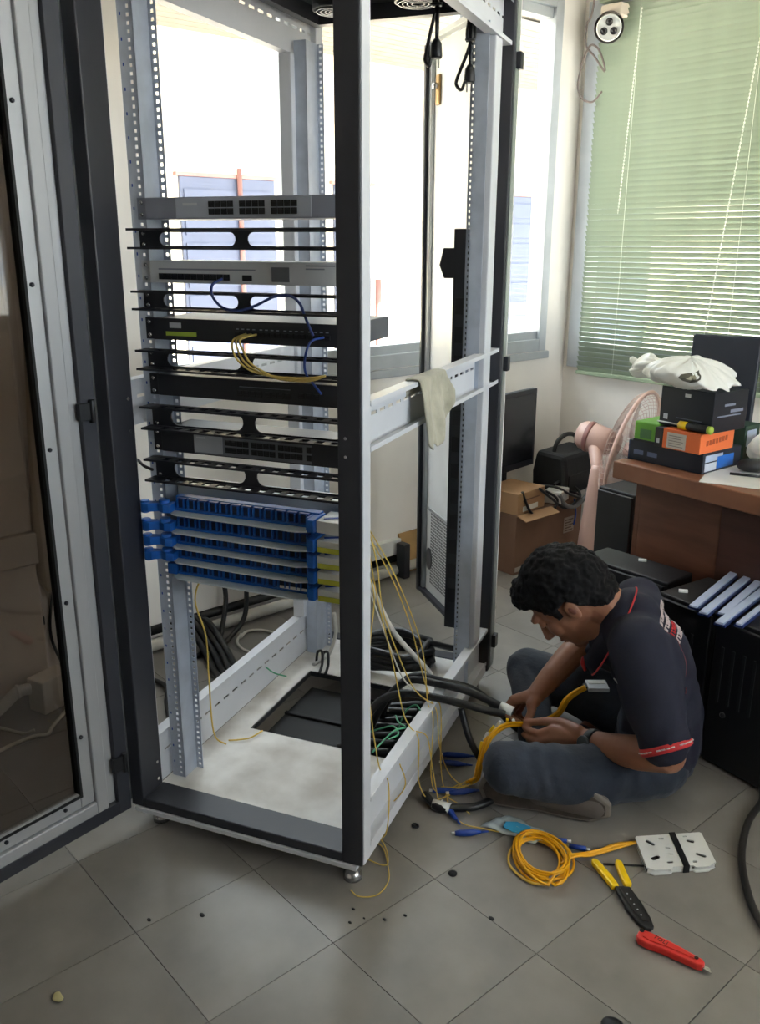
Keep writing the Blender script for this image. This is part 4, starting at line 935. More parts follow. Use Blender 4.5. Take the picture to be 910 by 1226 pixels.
for a, c, lab in (((1.575, -2.005), (1.598, -1.985), 'small blue connector behind the yellow coil, left'), ((1.612, -1.995), (1.645, -1.975), 'small blue connector with white tip right of the yellow coil')):
    t = thing('fibre_connector', lab, 'connector'); a = Vector((*a, .007)); c = Vector((*c, .007)); d = (c-a).normalized()
    MB().tube([a, c], .0055, 8).build('body', blueC, t); MB().tube([c, c+d*.010], .003, 8).build('tip', whiteP, t)
# white splice cassette with black strap
ca = Vector((1.705, -1.868, 0)); cx = Vector((.183, .088-.004, 0)); cxn = Vector((.092, .130, 0)).normalized(); cyn = Vector((.081, -.075, 0)).normalized()
CM = Matrix(((cxn.x, cyn.x, 0, 1.700), (cxn.y, cyn.y, 0, -1.862), (0, 0, 1, .0008), (0, 0, 0, 1)))
cs = thing('splice_cassette', 'white plastic splice cassette with holes and a black strap on the floor', 'cassette')
CL, CW = .162, .112
cylo = [(.0, .004), (.004, 0), (CL-.004, .0), (CL, .004), (CL, CW-.006), (CL-.02, CW+.006), (CL-.05, CW+.006), (CL-.055, CW), (.06, CW), (.055, CW+.006), (.016, CW+.006), (0, CW-.004)]
def slot(cx_, cy_, L_, w_, a_, n_=5):
    out = []
    for x, y in stadium(-L_/2, L_/2, -w_/2, w_/2, n_): out.append((cx_+x*math.cos(a_)-y*math.sin(a_), cy_+x*math.sin(a_)+y*math.cos(a_)))
    return out
hl = [slot(.030, .026, .026, .009, .9), slot(.028, .078, .024, .014, -.4), slot(.058, .096, .016, .008, 0), slot(.060, .014, .014, .006, 0), slot(.066, .048, .012, .004, .2), slot(.068, .070, .012, .004, .2),
      slot(.126, .030, .020, .010, .5), slot(.135, .080, .026, .009, .6), slot(.115, .100, .012, .007, 0), slot(.118, .012, .010, .005, 0)]
MB().prism(cylo, 0, .004, M=CM).build('base', whiteP, cs, bev=.001)
b = MB()
for x0, x1 in ((0.002, .05), (.056, .105), (.112, .158)):
    b.xbox(CM, x0, x1, .001, .0035, .0042, .0125).xbox(CM, x0, x1, CW-.0035, CW-.001, .0042, .0125)
b.xbox(CM, .001, .0035, .02, .09, .0042, .0125).xbox(CM, CL-.0035, CL-.001, .02, .09, .0042, .0125); b.build('side_wall', whiteP, cs)
plate([(x, y) for x, y in cylo], hl, .003, CM @ Matrix.Translation((0, 0, .0142))).build('cover', whiteP, cs)
MB().xbox(CM, .0, CL, .0035, CW-.0035, .0042, .0050).build('bed_shade', mat('bed_shadow', (110, 106, 100), .6), cs)  # grey sheet: shade below the cover's holes is put into its colour
MB().xbox(CM, .084, .098, -.0015, CW+.002, .0162, .0182).xbox(CM, .084, .098, -.003, -.0005, 0, .0182).xbox(CM, .084, .098, CW+.001, CW+.0035, 0, .0182).build('strap', rubM, cs)
tubeobj('thin_cable', [(1.700, -1.985, .004), (1.735, -1.95, .004), (1.77, -1.915, .004)], .0022, blkC, 'thin dark wire between the stripper handles and the white cassette', 'cable')
# cable stripper
st = thing('wire_stripper', 'wire stripper with yellow handles and black jaws on the floor', 'tool', (1.79, -2.03, .0015), math.atan2(-2.092+1.98, 1.888-1.697))
MB().prism([(-.020, -.017), (.0, -.020), (.045, -.021), (.085, -.016), (.108, -.009), (.112, 0), (.106, .010), (.08, .015), (.04, .017), (-.012, .014)], .002, .011).build('jaw', mat('tool_black', (30, 32, 32), .45, var=.2, scale=60), st, bev=.002)
MB().prism([(-.012, -.012), (.04, -.014), (.09, -.008), (.095, .004), (.04, .010), (-.006, .008)], .0112, .0145).build('jaw_plate', mat('tool_black', (30, 32, 32), .45), st, bev=.001)
for k in range(5): MB().lathe([(.0018, .0145), (.0018, .0152), (.001, .0155)], 8, M=Matrix.Translation((.012+k*.016, -.004, 0))).build('notch', greyL, st)
for yy, x1, lab in ((-.016, -.112, 0), (.014, -.098, 1)):
    s_ = -1 if yy < 0 else 1
    MB().prism([(-.018, yy-.009), (-.018, yy+.009), (-.05, yy+.010+s_*.003), (x1+.01, yy+.009+s_*.010), (x1, yy+.004+s_*.011), (x1, yy-.005+s_*.011), (x1+.012, yy-.009+s_*.010), (-.05, yy-.009+s_*.003)], .0005, .0135).build('handle', yelT, st, bev=.004)
# red utility knife
kn = thing('utility_knife', 'red utility knife with a bright blade tip on the floor', 'knife', (1.877, -2.118, .001), math.atan2(-2.093+2.118, 2.013-1.877))
redM = mat('knife_red', (226, 52, 46), .35, var=.04)
poly = [(.0, -.010), (.006, -.017), (.025, -.019), (.055, -.013), (.09, -.011), (.122, -.010), (.132, -.006), (.134, .004), (.128, .010), (.09, .014), (.055, .017), (.02, .015), (.006, .013), (-.001, .004)]
MB().prism(poly, 0, .017).build('body', redM, kn, bev=.004)
MB().prism([(.012, -.009), (.03, -.011), (.055, -.006), (.09, -.003), (.12, -.002), (.12, .005), (.085, .008), (.05, .011), (.014, .009)], .0172, .0195).build('raised_face', redM, kn, bev=.001)
MB().prism([(.131, -.005), (.150, -.006), (.143, .004), (.131, .005)], .007, .0085).build('blade', chrome, kn)
MB().lathe([(.0042, .0196), (.0042, .0205), (.002, .0207)], 14, M=Matrix.Translation((.117, .0015, 0))).build('screw', mat('screw_dark', (70, 24, 22), .4), kn)
MB().lathe([(.005, .0174), (.005, .0182), (.003, .0184)], 12, M=Matrix.Translation((.0045, .006, 0))).build('hang_hole', rubM, kn)
tx = bpy.data.curves.new('txt', 'FONT'); tx.body = 'TOLI'; tx.size = .0135; tx.extrude = .0003; tx.align_x = 'CENTER'; tx.align_y = 'CENTER'; tx.space_character = 1.05
to = bpy.data.objects.new('txt', tx); COL.objects.link(to); dg = bpy.context.evaluated_depsgraph_get(); tm = bpy.data.meshes.new_from_object(to.evaluated_get(dg)); bpy.data.objects.remove(to)
tm.materials.clear(); tm.materials.append(mat('print_maroon', (96, 20, 22), .5))
link('lettering', tm, kn, loc=(.045, .0025, .0198), rot=-.12)
# stray things on the floor
tubeobj('black_hose', [(1.80, -1.44, .011), (1.828, -1.50, .011), (1.846, -1.604, .011), (1.896, -1.73, .011), (1.965, -1.836, .011), (2.024, -1.899, .011), (2.1, -1.95, .011), (2.2, -1.97, .011)], .0085, mat('hose_dark', (48, 44, 42), .5), 'dark hose curving on the floor at the right frame edge', 'hose')
def ring_(x, y, r, lab):
    MB().tube([(x+r*math.cos(2*PI*k/16), y+r*.8*math.sin(2*PI*k/16), .0035) for k in range(17)], .0026, 6, spline=False, cap=False).build('grommet', rubM, None, label=lab, cat='ring')
ring_(1.320, -2.211, .008, 'small black rubber ring on the floor between the fibre loop and blue clips')
MB().lathe([(.010, .0004), (.010, .003), (.004, .005)], 14, M=Matrix.Translation((1.496, -2.263, 0))).build('floor_nut', rubM, None, label='black speck of rubber on the floor in front of the yellow coil', cat='scrap')
lumpy('black_glove', blackP, None, lambda a, t: (1.975+.024*math.sin(PI*t)*math.cos(a), -2.345+.020*math.sin(PI*t)*math.sin(a), .0005+.022*(.5-.5*math.cos(PI*(1-t)))), 18, 10)
o = bpy.data.objects['black_glove']; o.name = 'rubber_lump'; o['label'] = 'small black rubber lump at the bottom edge of the frame'; o['category'] = 'scrap'
lumpy('foam_crumb', mat('foam_yellow', (186, 176, 128), .8), None, lambda a, t: (1.254+.013*math.sin(PI*t)*math.cos(a), -3.062+.009*math.sin(PI*t)*math.sin(a)*(1+.2*math.sin(3*a)), .0003+.010*(.5-.5*math.cos(PI*(1-t)))), 14, 8)
o = bpy.data.objects['foam_crumb']; o['label'] = 'yellowish foam crumb on the floor near the bottom left'; o['category'] = 'crumb'
SPK = [(1.46, -2.53, .003, 'dark speck in front of the near rack foot, lowest of a small cluster'), (1.435, -2.50, .003, 'dark speck nearest the end of the yellow floor loop'), (1.50, -2.47, .003, 'dark speck right of the yellow floor loop, halfway to the rubber scrap'),
       (1.47, -2.50, .002, 'tiniest dark speck of the cluster before the rack foot'), (1.52, -2.43, .003, 'dark speck rightmost of the cluster before the rack foot'), (1.18, -2.84, .004, 'dark speck at the tile joint left, closest to the foam crumb'),
       (1.24, -2.75, .005, 'dark round speck on the tile left of the rack front'), (1.645, -2.30, .005, 'dark speck between the yellow coil and the red knife')]
for x, y, r, lab in SPK:
    MB().lathe([(r, .0002), (r*.9, .0012), (r*.3, .0016)], 9, M=Matrix.Translation((x, y, 0)) @ Matrix.Scale(1.5, 4, (1, 0, 0))).build('dirt_speck', rubM, None, label=lab, cat='dirt', group='dirt specks on the floor')

# ------------------------------------------------------------------ the seated man (own frame: x where he faces, y his left, z up)
from mathutils.bvhtree import BVHTree
from mathutils import noise
PO = Vector((1.577, -1.599, 0)); PA = math.atan2(-.519, -.855)
PM = Matrix.Translation(PO) @ Matrix.Rotation(PA, 4, 'Z')
def pw_(x, y, z): return PM @ Vector((x, y, z))
man = thing('person', 'man in dark navy polo shirt and jeans sitting cross-legged, head bowed over his hands', 'person', PO, PA)
def blob(segs, voxel, smooth=4, disp=None):
    """one continuous surface: hulls of ball pairs, remeshed into a single skin and smoothed"""
    bm = bmesh.new()
    for sg in segs:
        vs = []
        for c, r, *R in sg:
            ra = r if isinstance(r, tuple) else (r, r, r); Mr = R[0] if R else Matrix.Identity(3)
            for i in range(9):
                th = PI*i/8
                for j in range(1 if i in (0, 8) else 14):
                    ph = 2*PI*j/14
                    v = Vector((ra[0]*math.sin(th)*math.cos(ph), ra[1]*math.sin(th)*math.sin(ph), ra[2]*math.cos(th)))
                    vs.append(bm.verts.new(Vector(c)+Mr @ v))
        g = bmesh.ops.convex_hull(bm, input=vs)
        bmesh.ops.delete(bm, geom=[e for e in set(g['geom_interior']+g['geom_unused']) if isinstance(e, bmesh.types.BMVert)], context='VERTS')
    me = bpy.data.meshes.new('b'); bmesh.ops.recalc_face_normals(bm, faces=bm.faces[:]); bm.to_mesh(me); bm.free()
    o = bpy.data.objects.new('b', me); COL.objects.link(o)
    rm = o.modifiers.new('r', 'REMESH'); rm.mode = 'VOXEL'; rm.voxel_size = voxel
    if smooth: s_ = o.modifiers.new('s', 'SMOOTH'); s_.iterations = smooth; s_.factor = .5
    dg = bpy.context.evaluated_depsgraph_get(); out = bpy.data.meshes.new_from_object(o.evaluated_get(dg))
    bpy.data.objects.remove(o); bpy.data.meshes.remove(me); out.materials.clear()
    if disp:
        nv = [v.co+v.normal*disp(v.co) for v in out.vertices]
        for v, c in zip(out.vertices, nv): v.co = c
    out.polygons.foreach_set('use_smooth', [True]*len(out.polygons)); out.update()
    return out
def chain(*pr): return [[pr[i], pr[i+1]] for i in range(len(pr)-1)]
HN, HU, HL = Vector((.49, 0, -.872)).normalized(), Vector((.872, 0, .49)).normalized(), Vector((0, 1, 0))
HC_ = Vector((.250, 0, .475))
HR = Matrix((HN, HL, HU)).transposed()
def hp(n, l, u): return HC_+HN*n+HL*l+HU*u
def he(n, l, u, rn_, rl, ru_): return (hp(n, l, u), (rn_, rl, ru_), HR)
# hands: (metacarpal start, knuckle, middle joint, tip)
LW, RWr = (.168, .098, .138), (.318, -.034, .170)
LH = {'index': [(.256, .075, .138), (.291, .075, .120), (.334, .042, .113)], 'middle': [(.252, .086, .122), (.291, .083, .101), (.333, .047, .094)],
      'ring': [(.247, .088, .103), (.282, .084, .078), (.320, .052, .079)], 'little': [(.238, .082, .085), (.266, .079, .062), (.298, .052, .057)]}
LT = [(.190, .088, .150), (.234, .058, .150), (.282, .046, .141), (.328, .036, .124)]
RH = {'index': [(.373, -.010, .161), (.396, .0, .127), (.354, .022, .114)], 'middle': [(.367, -.030, .156), (.392, -.022, .112), (.352, .000, .101)],
      'ring': [(.357, -.047, .148), (.383, -.043, .098), (.347, -.022, .092)], 'little': [(.345, -.060, .141), (.366, -.060, .090), (.338, -.042, .087)]}
RT = [(.318, -.020, .164), (.322, -.004, .160), (.320, .012, .142), (.331, .027, .119)]
sk = []
sk += [[((0, 0, .11), (.08, .13, .08)), ((-.01, 0, .22), (.07, .11, .08))], [((-.01, 0, .22), (.07, .11, .08)), ((.04, 0, .36), (.08, .125, .08))], [((.04, 0, .36), (.08, .125, .08)), ((.09, 0, .425), (.06, .135, .045))]]
sk += chain(((.09, 0, .43), .058), (hp(-.045, 0, -.085), .056), (hp(-.03, 0, -.03), .056))                       # neck
sk += [[((.11, 0, .40), .05), (hp(.02, 0, -.07), .045)]]
sk += [[he(-.012, 0, .012, .097, .076, .108)], [he(.02, 0, -.02, .078, .066, .07), he(.046, 0, -.078, .044, .044, .030)], [he(.066, 0, -.092, .028, .024, .020)],
       [(hp(.090, 0, .020), .0075), (hp(.114, 0, -.020), .0115)], [(hp(.102, -.011, -.024), .008), (hp(.102, .011, -.024), .008)],
       [he(.080, -.03, .036, .014, .022, .011), he(.080, .03, .036, .014, .022, .011)],
       [he(.088, 0, -.050, .014, .024, .009)], [he(.084, 0, -.064, .014, .021, .009)]]
for s_ in (1, -1):
    sk += [[he(.060, s_*.040, -.018, .024, .022, .024)], [he(-.012, s_*.079, -.022, .016, .006, .026), he(-.022, s_*.083, -.010, .012, .005, .018)], [he(.078, s_*.032, .014, .013, .015, .010)]]
sk += chain(((.070, .130, .42), .044), ((.02, .19, .325), .044), ((-.024, .243, .215), .041)) + chain(((-.024, .243, .215), .0405), ((.04, .205, .188), .042), ((.10, .155, .160), .036), (LW, (.024, .024, .027)))
sk += chain(((.08, -.13, .42), .044), ((.205, -.240, .262), .040)) + chain(((.205, -.240, .262), .039), ((.245, -.165, .235), .039), ((.285, -.09, .202), .033), (RWr, .025))
for Wp, Hd, Th in ((LW, LH, LT), (RWr, RH, RT)):
    ks = [Vector(Hd[k][0]) for k in ('index', 'middle', 'ring', 'little')]
    for a, b_ in zip(ks[:-1], ks[1:]): sk.append([(Wp, .021), (a, .0125), (b_, .0118)])
    for k, rr in (('index', 1.0), ('middle', 1.03), ('ring', .96), ('little', .84)):
        a, b_, c = [Vector(q) for q in Hd[k]]; d = c-b_; mid = b_+d*.52+(b_-a).normalized()*.004
        sk += chain((a, .0118*rr), (b_, .0098*rr), (mid, .0088*rr), (c, .0072*rr))
    t0, t1, t2, t3 = [Vector(q) for q in Th]
    sk += chain((t0, .020), (t1, .0155), (t2, .0115), (t3, .0092))
hipL, hipR, kneeL, kneeR = (.0, .09, .095), (.0, -.09, .11), (.340, .285, .138), (.375, -.305, .105)
sk += chain((hipL, .07), ((.17, .185, .083), .058), (kneeL, .048), ((.25, .08, .040), .03), ((.17, -.12, .045), .028)) + chain((hipR, .07), (kneeR, .05), ((.31, -.05, .05), .034), ((.29, .14, .045), .03), ((.20, .20, .05), .026))
skinM = mat('skin', (150, 102, 78), .5, var=.06, scale=30, bump=.05)
skinM.node_tree.nodes['Principled BSDF'].inputs['Subsurface Weight'].default_value = .08
body = blob(sk, .0032, 4); body.materials.append(skinM)
link('body', body, man)
# face details
lipM = mat('lips', (128, 76, 66), .5); hairM = mat('hair_black', (18, 16, 17), .6, var=.3, scale=120, bump=.6, spec=.2)
bvb = BVHTree.FromPolygons([v.co for v in body.vertices], [tuple(p.vertices) for p in body.polygons])
def onface(l, u, off=0):
    h = bvb.ray_cast(hp(.2, l, u), -HN); return (h[0] if h[0] else hp(.09, l, u))+HN*off
def facetube(pts, r, off): return MB().tube([onface(l, u, off) for l, u in pts], r, 7, sub=4)
b = facetube([(-.021, -.0545), (-.010, -.0515), (0, -.053), (.010, -.0515), (.021, -.0545)], [.001, .0032, .003, .0032, .001], .0002)
o1 = len(b.v); b2 = facetube([(-.019, -.057), (-.008, -.061), (.008, -.061), (.019, -.057)], [.001, .0038, .0038, .001], .0002)
b.add(b2.v, b2.f, 0, True); b.build('lips', lipM, man)
for s_ in (1, -1):
    facetube([(s_*.014, .036), (s_*.030, .041), (s_*.048, .036)], [.0022, .0034, .0014], -.0004).build('eyebrow', hairM, man)
    facetube([(s_*.019, .008), (s_*.031, .004), (s_*.044, .008)], [.0008, .0016, .0008], .0002).build('eyelashes', hairM, man)
    facetube([(s_*.018, .016), (s_*.031, .0195), (s_*.045, .015)], [.0006, .0012, .0006], .0).build('eyelid_crease', mat('eyelid', (112, 70, 54), .5), man)
    e_ = bvb.ray_cast(hp(-.016, s_*.2, -.018), Vector((0, -s_, 0)))[0] or hp(-.016, s_*.085, -.018)
    MB().ell(e_, (.007, .0022, .012), 12, M=HR).build('ear_hollow', mat('ear_inner', (124, 72, 58), .55), man)
facetube([(-.022, -.0465), (-.010, -.0425), (0, -.0425), (.010, -.0425), (.022, -.0465)], [.0006, .0018, .0016, .0018, .0006], -.0002).build('moustache', hairM, man)
# hair: cap over the skull, hairline cut round face and ears
def hairline(n):
    pts = [(-.14, -.115), (-.09, -.105), (-.055, -.085), (-.038, -.03), (-.02, .008), (.012, .008), (.02, -.02), (.032, -.018), (.040, .030), (.07, .066), (.10, .078), (.2, .08)]
    for (a, ya), (c, yc_) in zip(pts[:-1], pts[1:]):
        if a <= n <= c: return ya+(yc_-ya)*(n-a)/(c-a)
    return .08
hm = blob([[he(-.022, 0, .018, .122, .092, .124)], [he(-.07, 0, -.05, .05, .066, .05)], [he(.028, 0, .088, .062, .066, .048)]], .0042, 3)
HRi = HR.transposed()
for v in hm.vertices:
    q = HRi @ (v.co-HC_); n_, l_, u_ = q
    k = max(0, min(1, (u_-hairline(n_))/.012)); k = k*k*(3-2*k)
    rough = .006*noise.noise(v.co*45)+.005*noise.noise(v.co*95+Vector((3, 1, 2)))+.003*abs(noise.noise(v.co*190))
    out = (v.normal*rough)
    inner = Vector((-.012, 0, .0)); qq = q-inner
    v.co = HC_+HR @ (inner+qq*(.76+.24*k))+out*k
hm.materials.append(hairM); hm.update(); link('hair', hm, man)
# trousers
def folds(sc, amp):
    return lambda c: amp*(noise.noise(Vector((c.x*sc, c.y*sc, c.z*sc*1.6)))+.5*noise.noise(c*sc*2.3))
tr = chain((hipL, .085), ((.17, .185, .083), .077), (kneeL, .063)) + chain((kneeL, .058), ((.25, .08, .040), .040), ((.19, -.07, .040), .038)) + chain((hipR, .092), ((.19, -.20, .115), .080), (kneeR, .067)) + chain((kneeR, .064), ((.325, -.12, .055), .050), ((.30, .08, .043), .038))
tr += [[((-.01, 0, .105), (.105, .155, .098)), ((.0, 0, .16), (.10, .14, .08))]]
def jfold(c):
    return .0030*math.sin(c.x*95+c.y*60+6*noise.noise(c*9))*max(0, noise.noise(c*6)+.3)+.004*noise.noise(c*14)
tm_ = blob(tr, .006, 5, jfold)
for v in tm_.vertices:
    if v.co.z < .004: v.co.z = .004+.02*0
tm_.materials.append(mat('jeans', (38, 46, 60), .85, var=.16, scale=14, bump=.3, sheen=.1)); link('trousers', tm_, man)
# shoes: his right foot lies on its side under the left thigh
sh = blob([[((.375, .205, .048), (.036, .034, .042)), ((.26, .225, .046), (.04, .034, .040))], [((.26, .225, .046), (.04, .034, .040)), ((.13, .235, .044), (.04, .026, .038))], [((.33, .16, .055), .036), ((.37, .20, .05), .036)]], .005, 4)
sh.materials.append(mat('shoe_taupe', (104, 96, 90), .7, var=.1, bump=.2)); so_ = link('shoe', sh, man)
Ms = Matrix(((1, 0, 0, 0), (0, 0, 1, 0), (0, 1, 0, 0), (0, 0, 0, 1)))
def soleloop(g):
    return [(.412+g, .048), (.402+g, .075+g), (.372, .091+g), (.32, .090+g), (.26, .086+g), (.19, .090+g), (.13, .086+g), (.092-g, .06), (.092-g, .03), (.13, .008-g), (.19, .006-g), (.26, .010-g), (.32, .006-g), (.372, .005-g), (.402+g, .020-g)]
Mt = Matrix.Translation((0, .0, 0)) @ Matrix.Rotation(-.0, 4, 'Z')
MB().prism(soleloop(.002), .236, .252, M=Ms).build('shoe_sole', mat('sole_edge', (126, 118, 110), .7), so_, bev=.004)
MB().prism([(x*.93+.018, z*.86+.0065) for x, z in soleloop(0)], .2522, .2545, M=Ms).build('sole_tread', mat('sole_brown', (78, 68, 60), .8, var=.2, scale=40), so_, bev=.001)
sh2 = blob([[((.14, -.13, .045), .038), ((.06, -.20, .042), .036)], [((.06, -.20, .042), .036), ((.0, -.25, .036), .030)]], .006, 3)
sh2.materials.append(mat('shoe_taupe', (104, 96, 90), .7)); link('shoe', sh2, man)
# polo shirt
ts = [[((-.008, 0, .115), (.110, .163, .085)), ((-.012, 0, .205), (.100, .146, .09))], [((-.012, 0, .205), (.100, .146, .09)), ((.032, 0, .345), (.103, .152, .10))],
      [((.032, 0, .345), (.103, .152, .10)), ((.085, 0, .425), (.082, .155, .062))], [((.070, -.135, .432), .062), ((.070, .135, .432), .062)], [((.072, 0, .445), (.062, .09, .062)), ((.115, 0, .455), (.055, .07, .058))],
      [((.095, 0, .40), (.07, .10, .07)), ((.14, 0, .375), (.05, .06, .06))],
      [((.062, .125, .425), .075), ((.022, .185, .335), .070)], [((.022, .185, .335), .070), ((-.014, .235, .245), .060)], [((.04, .10, .38), (.09, .07, .09)), ((.015, .165, .33), .066)],
      [((.075, -.145, .432), .068), ((.125, -.195, .355), .064)], [((.125, -.195, .355), .064), ((.168, -.222, .305), .056)]]
def sfold(c):
    return .0050*math.sin(c.z*60+c.x*45+7*noise.noise(c*7))*max(0, noise.noise(c*5+Vector((2, 0, 1)))+.15)+.004*noise.noise(c*11)
sm_ = blob(ts, .006, 12, sfold)
navyM = mat('polo_navy', (20, 22, 42), .85, var=.08, scale=60, bump=.15)
sm_.materials.append(navyM); shirt = link('shirt', sm_, man)
bv = BVHTree.FromPolygons([v.co for v in sm_.vertices], [tuple(p.vertices) for p in sm_.polygons])
def onshirt(p, d, off=.0015):
    h = bv.ray_cast(Vector(p), Vector(d).normalized())
    if h[0] is None:
        h = bv.find_nearest(Vector(p))
    return h[0]+h[1]*off, h[1]
redP = mat('polo_red', (204, 44, 48), .7)
# collar: a folded band round the neck with red piping
cc_ = Vector((.142, 0, .412)); cn = Vector((.93, 0, .36)).normalized(); cv = Vector((.36, 0, -.93)).normalized()
def cring(t, sv, sl_, off):
    a = 2*PI*t; return cc_+cv*(math.cos(a)*sv)+Vector((0, 1, 0))*(math.sin(a)*sl_)+cn*off
prof = [(.084, .060, -.010), (.087, .064, .016), (.095, .071, .020), (.112, .088, .004), (.124, .100, -.018), (.121, .097, -.022), (.100, .078, -.004)]
vs = []; fs = []; NN = 60; t0, t1 = .045, .955
for i in range(NN+1):
    t = t0+(t1-t0)*i/NN
    for sv, sl_, off in prof:
        w_ = 1.0 if math.cos(2*PI*t) < 0 else 1+.06*math.cos(2*PI*t)
        vs.append(cring(t, sv*w_, sl_, off+.004*noise.noise(Vector((t*9, sv*20, 0)))))
m_ = len(prof)
fs = [(i*m_+j, i*m_+(j+1) % m_, (i+1)*m_+(j+1) % m_, (i+1)*m_+j) for i in range(NN) for j in range(m_)]
fs += [tuple(range(m_))[::-1], tuple(NN*m_+j for j in range(m_))]
MB().add(vs, fs, 0, True).build('collar', navyM, shirt)
MB().tube([cring(t0+(t1-t0)*i/40, .1245*(1.0 if math.cos(2*PI*(t0+(t1-t0)*i/40)) < 0 else 1+.06*math.cos(2*PI*(t0+(t1-t0)*i/40))), .1005, -.019) for i in range(41)], .0022, 6, spline=False).build('collar_piping', redP, shirt)
MB().tube([cc_+cv*.100+cn*.018+Vector((0, .012, 0)), cc_+cv*.118+cn*.012+Vector((0, .010, 0)), cc_+cv*.135+cn*-.002+Vector((0, .006, 0))], [.004, .006, .004], 8).build('placket', redP, shirt)
# sleeve hem: red band with white flecks
def hem(c, axis, r, name):
    ax = Vector(axis).normalized(); u_ = ax.cross(Vector((0, 1, .3))).normalized(); w_ = ax.cross(u_)
    ring = lambda rr, o_, k, n=36: Vector(c)+ax*o_+(u_*math.cos(2*PI*k/n)+w_*math.sin(2*PI*k/n))*rr
    pf = [(r-.008, -.004), (r+.001, -.006), (r+.002, .010), (r-.002, .013), (r-.010, .012)]; vs = []
    for k in range(36):
        for rr, o_ in pf: vs.append(ring(rr, o_, k))
    fs = [(k*5+j, k*5+(j+1) % 5, ((k+1) % 36)*5+(j+1) % 5, ((k+1) % 36)*5+j) for k in range(36) for j in range(5)]
    h = MB().add(vs, fs, 0, True).build(name, redP, shirt)
    f = MB()
    for k in range(0, 36, 1):
        if k % 5 == 4: continue
        ca_, cb_ = ring(r+.0035, .003, k), ring(r+.0035, .003, k+.8); f.tube([ca_, cb_], .0019, 5, spline=False)
    f.build('hem_fleck', mat('print_offwhite', (214, 196, 194), .7), h)
hem((-.0165, .2375, .2385), (-.40, .40, -.83), .0595, 'sleeve_hem')
hem((.172, -.2245, .299), (.42, -.30, -.6), .0555, 'sleeve_hem')
# print on the back, shoulder seams, chest mark (not legible in the photograph)
for row, (a0, m__, hgt) in enumerate(((.0, whiteP, .014), (.022, whiteP, .012), (.041, redP, .013), (.060, whiteP, .015))):
    b = MB()
    for k in range(11):
        y = -.085+k*.015
        if row == 2 and not 3 < k < 11: continue
        p, n_ = onshirt((-.20+0*a0, y, .60-a0*1.15), (.62, 0, -.40))
        t_ = Vector((0, 1, 0)); t_ = (t_-n_*t_.dot(n_)).normalized(); s_ = n_.cross(t_)
        M = Matrix((t_, s_, n_)).transposed().to_4x4(); M.translation = p
        b.xbox(M, -.0055, -.0025, -hgt/2, hgt/2, -.002, .0006); b.xbox(M, -.0025, .005, -hgt/2, -hgt/2+.003, -.002, .0006) if k % 3 else b.xbox(M, .002, .005, -hgt/2, hgt/2, -.002, .0006)
        if k % 2: b.xbox(M, -.0025, .005, hgt/2-.003, hgt/2, -.002, .0006)
    b.build('back_print', m__ if m__ is redP else mat('print_offwhite', (214, 206, 210), .7), shirt)
for s_ in (1, -1):
    pts = []
    for k in range(14):
        t = k/13; src = Vector((-.16-.05*t, s_*(.065+.09*t), .56-.22*t)); pts.append(onshirt(src, Vector((.75, 0, -.42)), .0006)[0])
    MB().tube(pts, .0013, 5).build('seam_piping', mat('seam_maroon', (112, 44, 52), .7), shirt)
p, n_ = onshirt((.32, .34, .33), (-.85, -1, -.12))
MB().tube([p+Vector((.012, 0, .014)), p, p+Vector((-.010, .004, -.016))], .0018, 5).build('chest_mark', whiteP, shirt)
# watch on the left wrist
wc = Vector((.148, .117, .1425)); wa = (Vector(LW)-Vector((.10, .155, .160))).normalized()
u_ = wa.cross(Vector((0, 0, 1))).normalized(); w_ = wa.cross(u_)
vs = []
for k in range(28):
    a = 2*PI*k/28
    for rr, o_ in ((.0305, -.011), (.0350, -.010), (.0350, .010), (.0305, .011)): vs.append(wc+wa*o_+(u_*math.cos(a)+w_*math.sin(a))*rr)
fs = [(k*4+j, k*4+(j+1) % 4, ((k+1) % 28)*4+(j+1) % 4, ((k+1) % 28)*4+j) for k in range(28) for j in range(4)]
wt = MB().add(vs, fs, 0, True).build('watch', mat('watch_strap', (52, 58, 58), .5, var=.1), man)
fd_ = (Vector((.1, .9, .35))-wa*Vector((.1, .9, .35)).dot(wa)).normalized()
Mw = Matrix((wa, fd_.cross(wa), fd_)).transposed().to_4x4(); Mw.translation = wc+fd_*.034
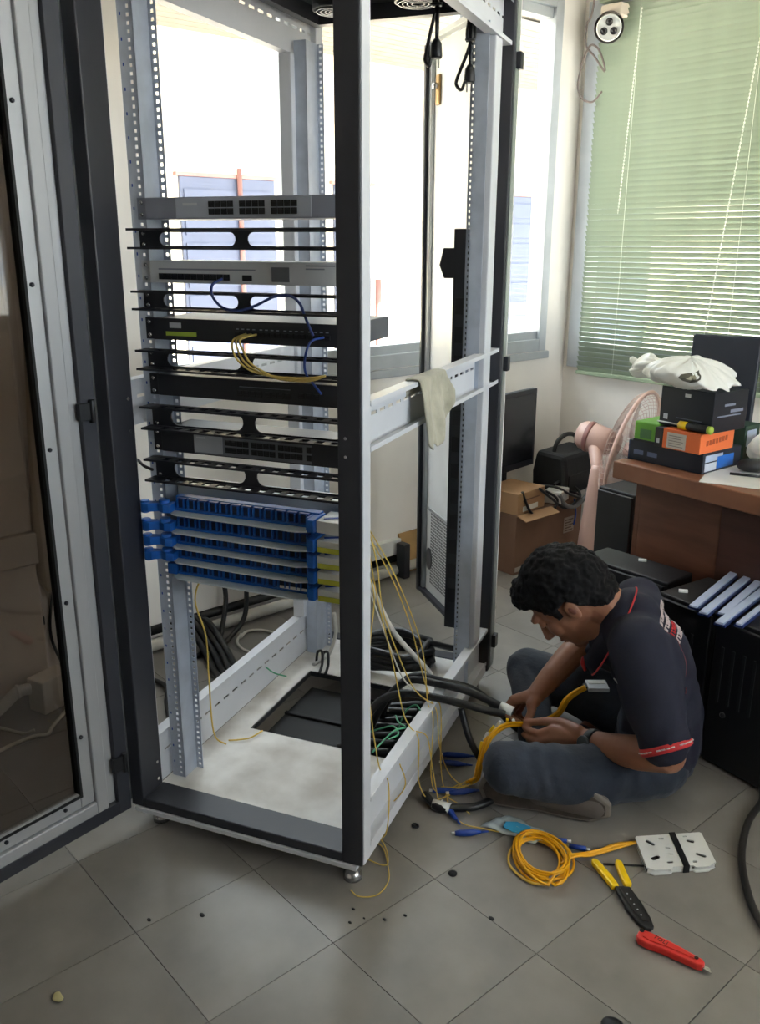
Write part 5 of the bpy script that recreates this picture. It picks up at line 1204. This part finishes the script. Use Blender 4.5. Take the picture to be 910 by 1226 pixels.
MB().lathe([(.019, 0), (.0195, .006), (.017, .008), (.016, .007)], 24, M=Mw).build('watch_case', mat('watch_case', (78, 84, 86), .35, .5), wt)
# ------------------------------------------------------------------ what he is working on
yb = thing('fibre_bundle', 'bundle of yellow fibre tubes held in his hands and curving over his left knee', 'cable')
base = [(.189, -.02, .219), (.212, -.02, .200), (.233, -.012, .178), (.251, -.014, .136), (.288, -.004, .112), (.335, .016, .104), (.378, .08, .128), (.404, .15, .133), (.416, .175, .105), (.424, .185, .06), (.433, .17, .015), (.45, .19, .010)]
for k in range(4):
    o1 = (.0045*math.cos(k*1.9), .0045*math.sin(k*1.9))
    b = MB(); b.tube([pw_(x+o1[0]*1.2, y+o1[1]*.8, z+o1[1]+.002+(.003 if k % 2 else 0)) for x, y, z in base], .0042, 7); b.build('fibre_tube', yelS if k < 3 else yelF, yb)
for k, (x, y, z) in enumerate(((.352, .04, .112), (.368, .065, .125), (.385, .105, .138), (.398, .135, .136), (.408, .155, .125), (.416, .172, .105))):
    q = pw_(x+.008, y, z+.008); MB().xbox(Matrix.Translation(q) @ Matrix.Rotation(k*.7, 4, 'Z') @ Matrix.Rotation(.5, 4, 'X'), -.0035, .0035, -.003, .003, -.010, .013).build('clip', whiteP if k % 2 == 0 else yelT, yb)
for k, lab in enumerate(('nearest the clips', 'in the middle', 'nearest his shoe')):
    fo([pw_(.433, .175, .018+.003*k), pw_(.445+.01*k, .19, .008), pw_(.465+.008*k, .205+.012*k, .006), pw_(.49, .215+.02*k, .006), pw_(.515-.02*k, .22+.04*k, .006)], 'thin yellow fibre fanning out on the floor from the bundle, '+lab, .0018)
lc = thing('splice_cassette', 'small silvery cassette on his lap where the yellow bundle begins', 'cassette', pw_(.165, -.045, .212), PA+.3)
MB().box(-.035, .02, -.025, .025, 0, .012).build('body', greyL, lc, bev=.002)
MB().box(-.03, .015, -.02, .0, .0122, .014).build('cover', whiteP, lc, bev=.001)
MB().box(.0202, .030, -.006, .012, .002, .011).build('cable_gland', blackP, lc)
